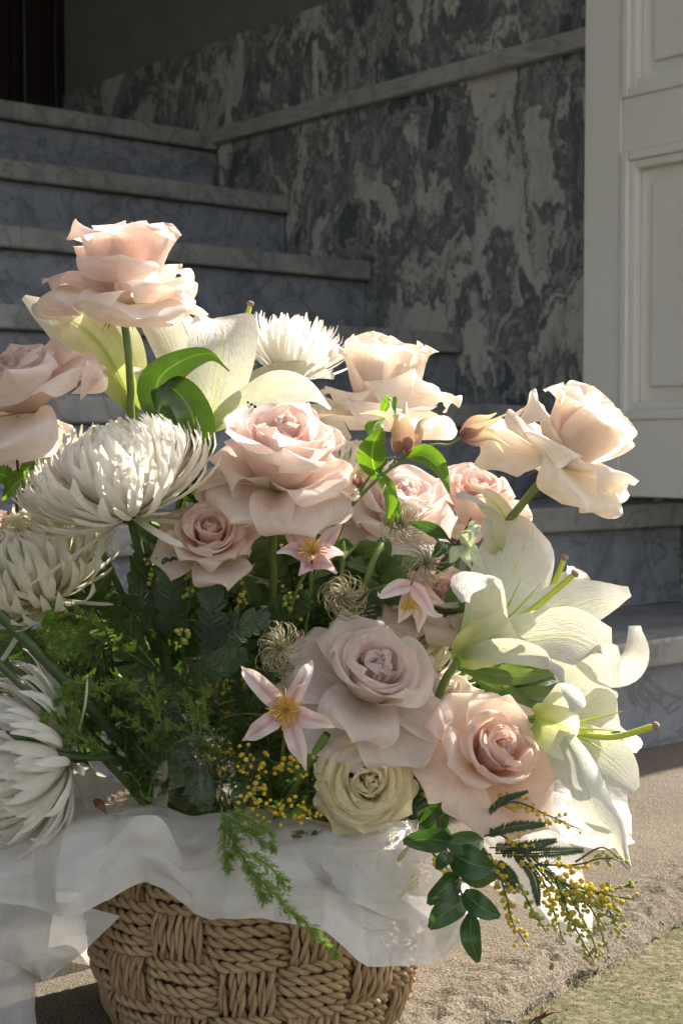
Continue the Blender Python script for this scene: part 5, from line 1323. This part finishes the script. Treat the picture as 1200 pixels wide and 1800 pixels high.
wl = [('tallest blue-green wattle leaf left of the coral pink rose', [(300, 1120, 1.14), (302, 1050, 1.12), (298, 985, 1.11)]), ('silvery wattle leaf standing in the middle of the greenery', [(380, 1170, 1.13), (372, 1090, 1.11), (372, 1020, 1.10)]), ('blue-green wattle leaf reaching towards the drooping seed head', [(350, 1140, 1.13), (410, 1105, 1.11), (468, 1088, 1.10)]),
      ('dark wattle leaf lying low across the middle of the greenery', [(300, 1230, 1.12), (360, 1180, 1.10), (430, 1150, 1.095)]), ('dark feathery wattle leaf pointing down towards the tissue', [(330, 1200, 1.12), (300, 1290, 1.10), (310, 1380, 1.09)]), ('small wattle leaf under the domed chrysanthemum stem', [(240, 1120, 1.14), (250, 1060, 1.13), (230, 1010, 1.12)]),
      ('dark wattle leaf behind the star-shaped clematis', [(420, 1330, 1.13), (450, 1270, 1.11), (480, 1230, 1.10)]), ('wattle leaf in the shade left of the gold heads', [(290, 1300, 1.13), (250, 1240, 1.11), (240, 1180, 1.105)]), ('low wattle leaf over the tissue ridge', [(380, 1300, 1.12), (350, 1360, 1.10), (360, 1420, 1.09)]), ('wattle leaf beneath the central rose stem', [(470, 1140, 1.15), (500, 1080, 1.14), (540, 1050, 1.13)]),
      ('wattle leaf in the gap below the two central seed heads', [(600, 1130, 1.16), (640, 1070, 1.15), (660, 1030, 1.15)])]
for i, (lb, p) in enumerate(wl):
    wattle(lb, [p], 520 + i, [], [(p, 40 if i not in (5,) else 26, 12, 10)], 'wattle_leaf' if i in (0, 1, 2) else 'wattle_dark', group='feathery wattle leaves')

# ferns
fern('long fern frond trailing down over the tissue and the basket', [[(388, 1425, 1.06), (410, 1475, 1.035), (440, 1525, 1.01), (490, 1580, .99), (545, 1630, .985), (594, 1680, .985)], [(395, 1440, 1.05), (395, 1490, 1.03), (405, 1530, 1.02)], [(400, 1435, 1.05), (440, 1465, 1.03), (486, 1492, 1.02)], [(440, 1500, 1.02), (475, 1525, 1.01), (505, 1560, 1.0)], [(430, 1515, 1.015), (450, 1545, 1.0), (470, 1590, .995)], [(400, 1425, 1.055), (440, 1440, 1.04), (480, 1470, 1.035)]], 601, 'fern', 18, 1.7, 6.5)
fern('bright feathery fern below the pale yellow chrysanthemum', [[(190, 1110, 1.11), (130, 1080, 1.10), (75, 1060, 1.095)], [(170, 1100, 1.11), (110, 1110, 1.095), (70, 1110, 1.09)], [(160, 1090, 1.11), (120, 1130, 1.095), (95, 1150, 1.09)], [(200, 1120, 1.12), (150, 1140, 1.10), (110, 1145, 1.10)]], 602, 'fern', 30, 1.7, 7)
fern('sunlit fern frond crossing the dark stems at the left', [[(250, 1195, 1.10), (190, 1205, 1.085), (130, 1225, 1.08), (85, 1235, 1.075)], [(110, 1225, 1.08), (80, 1260, 1.075), (60, 1310, 1.07)], [(170, 1205, 1.085), (135, 1200, 1.08), (100, 1215, 1.08)]], 603, 'fern', 20, 1.8, 6.5)
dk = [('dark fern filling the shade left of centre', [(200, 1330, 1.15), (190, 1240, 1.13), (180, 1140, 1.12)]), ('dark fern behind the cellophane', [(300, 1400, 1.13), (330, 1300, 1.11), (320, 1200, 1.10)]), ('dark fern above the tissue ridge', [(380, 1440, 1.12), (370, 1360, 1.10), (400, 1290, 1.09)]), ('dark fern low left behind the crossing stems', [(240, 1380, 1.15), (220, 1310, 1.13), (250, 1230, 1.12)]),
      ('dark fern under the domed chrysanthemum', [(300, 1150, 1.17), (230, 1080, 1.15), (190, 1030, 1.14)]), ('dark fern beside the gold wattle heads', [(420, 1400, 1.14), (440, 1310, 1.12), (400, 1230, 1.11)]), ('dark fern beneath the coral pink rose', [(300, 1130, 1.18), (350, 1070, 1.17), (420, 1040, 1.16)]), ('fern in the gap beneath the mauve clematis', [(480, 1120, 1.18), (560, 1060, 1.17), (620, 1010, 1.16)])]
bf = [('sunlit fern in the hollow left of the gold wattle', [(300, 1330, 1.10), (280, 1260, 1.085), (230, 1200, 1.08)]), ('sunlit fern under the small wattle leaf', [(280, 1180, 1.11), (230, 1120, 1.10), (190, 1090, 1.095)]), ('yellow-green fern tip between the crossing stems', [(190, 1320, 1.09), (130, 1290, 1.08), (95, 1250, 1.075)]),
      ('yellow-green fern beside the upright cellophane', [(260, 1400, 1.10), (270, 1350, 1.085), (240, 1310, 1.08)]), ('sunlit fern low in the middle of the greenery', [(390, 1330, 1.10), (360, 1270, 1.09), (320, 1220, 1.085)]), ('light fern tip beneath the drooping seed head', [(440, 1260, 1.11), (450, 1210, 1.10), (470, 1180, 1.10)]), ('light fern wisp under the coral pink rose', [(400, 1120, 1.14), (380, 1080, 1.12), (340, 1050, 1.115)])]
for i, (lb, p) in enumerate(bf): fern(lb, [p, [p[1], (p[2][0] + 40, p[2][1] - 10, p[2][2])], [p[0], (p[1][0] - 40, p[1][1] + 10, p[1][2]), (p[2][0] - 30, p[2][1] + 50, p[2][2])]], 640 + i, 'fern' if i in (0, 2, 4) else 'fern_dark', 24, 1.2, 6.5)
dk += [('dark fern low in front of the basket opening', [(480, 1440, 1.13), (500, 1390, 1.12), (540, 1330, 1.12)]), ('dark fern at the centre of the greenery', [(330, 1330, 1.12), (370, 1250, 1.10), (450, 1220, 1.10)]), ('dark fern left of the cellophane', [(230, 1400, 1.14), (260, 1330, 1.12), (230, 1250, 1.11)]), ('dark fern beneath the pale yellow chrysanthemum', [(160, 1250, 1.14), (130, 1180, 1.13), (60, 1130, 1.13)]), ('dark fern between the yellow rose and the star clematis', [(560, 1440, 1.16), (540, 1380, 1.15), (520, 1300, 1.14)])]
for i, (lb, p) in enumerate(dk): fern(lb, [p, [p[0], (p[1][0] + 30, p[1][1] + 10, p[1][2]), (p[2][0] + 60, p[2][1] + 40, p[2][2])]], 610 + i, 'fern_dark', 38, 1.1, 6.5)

# bare stems crossing at the lower left
ss = [('thick dark green stem slanting up to the left edge, topmost of four', [(-40, 1040, 1.08), (60, 1140, 1.09), (150, 1235, 1.11), (240, 1330, 1.15)], .0042), ('dark stem slanting to the left edge, second from the top', [(-40, 1120, 1.10), (70, 1210, 1.11), (160, 1290, 1.13), (250, 1370, 1.16)], .0024), ('dark stem slanting to the left edge, third from the top', [(-40, 1130, 1.06), (50, 1215, 1.07), (130, 1285, 1.09), (210, 1345, 1.12)], .0029),
      ('dark stem curving almost level to the left edge above the tissue', [(-40, 1268, 1.06), (40, 1300, 1.07), (120, 1328, 1.085), (205, 1333, 1.11)], .0024)]
for lb, p, r in ss:
    rt = root('flower_stem', W(*p[0]), lb, 'stem', 'bare flower stems at the lower left')
    tube('stem', [W(*q) for q in p], r, r, M['stem_dark'], rt, 8, 24)
for i, (lb, p, r) in enumerate([('slanting green stem beside the yellow rose', [(575, 1290, 1.10), (540, 1345, 1.11), (510, 1400, 1.13), (490, 1450, 1.16)], .0032), ('green stem rising left of the seed heads towards the central rose', [(585, 1120, 1.17), (600, 1020, 1.16), (602, 950, 1.16)], .0022), ('green stem slanting behind the round seed head', [(620, 1120, 1.16), (650, 1000, 1.15), (672, 955, 1.16)], .0026), ('thin stem between the mauve clematis and the round seed head', [(535, 1120, 1.16), (545, 1050, 1.15), (548, 1000, 1.14)], .0013)]):
    rt = root('flower_stem', W(*p[0]), lb, 'stem', 'bare flower stems in the middle')
    tube('stem', [W(*q) for q in p], r, r, M['stem'], rt, 8, 20)

# small things: the fly on the central rose, a dry leaf scrap, the piece of twig on the pavement
def rim_point(rt, px, py):
    """The point of a thing's petals that shows nearest to a place in the photograph (topmost layer first)."""
    best = None
    for ch in rt.children:
        if not ch.name.startswith('petal'): continue
        co = np.empty(len(ch.data.vertices) * 3, dtype=np.float32); ch.data.vertices.foreach_get('co', co)
        V = co.reshape(-1, 3) + np.array(rt.location)
        rel = V - np.array(EYE); dd = rel @ np.array(FWD)
        X = 600 + F * rel[:, 0] / dd; Y = 900 - F * (rel @ np.array(UP)) / dd
        q = (X - px) ** 2 + (Y - py) ** 2 + (dd - 1.0) * 400; k = int(q.argmin())
        if best is None or q[k] < best[0]: best = (q[k], Vector(V[k]))
    return best[1]
FP = rim_point(R3, 442, 700) + Vector((0, -.0012, .0016))
fly = root('fly', FP, 'tiny black fly sitting on the rim of the central rose', 'fly')
def fv(x, y, z): return FP + Vector((x, z, -y)) * (1.09 / F)
for (c, r) in (((-6, -4, 0), 2.4), ((0, 0, 0), 3.0), ((7, 4, 0), 3.2)):
    V, Fc = ball_np(fv(*c) - FP, px2m(r, 1.09), 2); link('body', mesh_np('body', V, Fc), M['insect'], fly)
for dx, dy in ((-6, 8), (0, 9), (5, 9), (-8, 3), (3, -6), (9, -4)):
    tube('leg', [fv(0, 0, 0), fv(dx * .7, dy * .4, -4), fv(dx, dy, 0)], .00018, .00012, M['insect'], fly, 4, 6)
for sg in (-1, 1): blade('wing', [fv(0, -1, -2), fv(9, 2 + sg * 2, -4), fv(19, 8 + sg * 3, -4)], px2m(3, 1.09), (.3, .2, -1), 'cello', fly, .1, 0, None, 5, 8, world=True)
sc = root('dry_leaf', W(178, 1415, 1.09), 'small scrap of dry brown leaf on the tissue ridge', 'leaf')
blade('leaf_blade', [(166, 1405, 1.10), (176, 1414, 1.092), (188, 1430, 1.09)], 10, (1, -.6, .2), 'dry', sc, .3, .2, LP, 7, 10)
def gpt(px, py, z=.004):
    d = W(px, py, 1) - EYE; t = (z - EYE.z) / d.z; return EYE + d * t
tw = root('dark_twig', gpt(955, 1785, -.02), 'dark brown twig scrap lying on the mossy ground at the bottom', 'twig')
for a, b, r in (((940, 1795), (965, 1770), .0012), ((950, 1790), (985, 1778), .001), ((955, 1785), (958, 1768), .0008), ((930, 1800), (950, 1782), .001)):
    tube('twig_piece', [gpt(*a, -.020), gpt((a[0] + b[0]) / 2 + 3, (a[1] + b[1]) / 2 - 4, -.014), gpt(*b, -.018)], r, r * .7, M['twig'], tw, 6, 8)
# tufts of moss on the mossy ground
def tufts():
    rs = np.random.default_rng(9); Vs, Fs = [], []; o = 0
    for i in range(9000):
        a = rs.uniform(-.3, 1.0); strip = i % 2 == 0
        b = rs.normal(-.014, .007) if strip else -.025 - abs(rs.normal(0, .10))
        x = E0[0] + ED[0] * a + EN[0] * b; y = E0[1] + ED[1] * a + EN[1] * b
        if not strip and math.sin(a * 23 + 3 * math.sin(b * 60)) + math.sin(b * 90 + a * 11) < .2 + rs.uniform(-.9, .9): continue
        if strip and math.sin(a * 14 + 1) + math.sin(a * 37) < rs.uniform(-1.8, .8): continue
        for k in range(3):
            dx, dy = rs.normal(0, .0016, 2); h = rs.uniform(.0007, .0022) * (1.5 if strip else 1); w = .0006
            t = rs.uniform(0, 3.14); cx, cy = math.cos(t) * w, math.sin(t) * w
            p = np.array([x + dx, y + dy, -.0225 + (max(0, b + .02) * .5 if strip else 0)])
            Vs += [p + [cx, cy, 0], p - [cx, cy, 0], p + [dx * .6, dy * .6, h]]; Fs.append([o, o + 1, o + 2]); o += 3
    return mesh_np('moss', np.array(Vs), np.array(Fs))
tag(link('moss', tufts(), M['moss_tuft']), 'short green moss on the ground beyond the pavement edge', 'moss', kind='stuff')
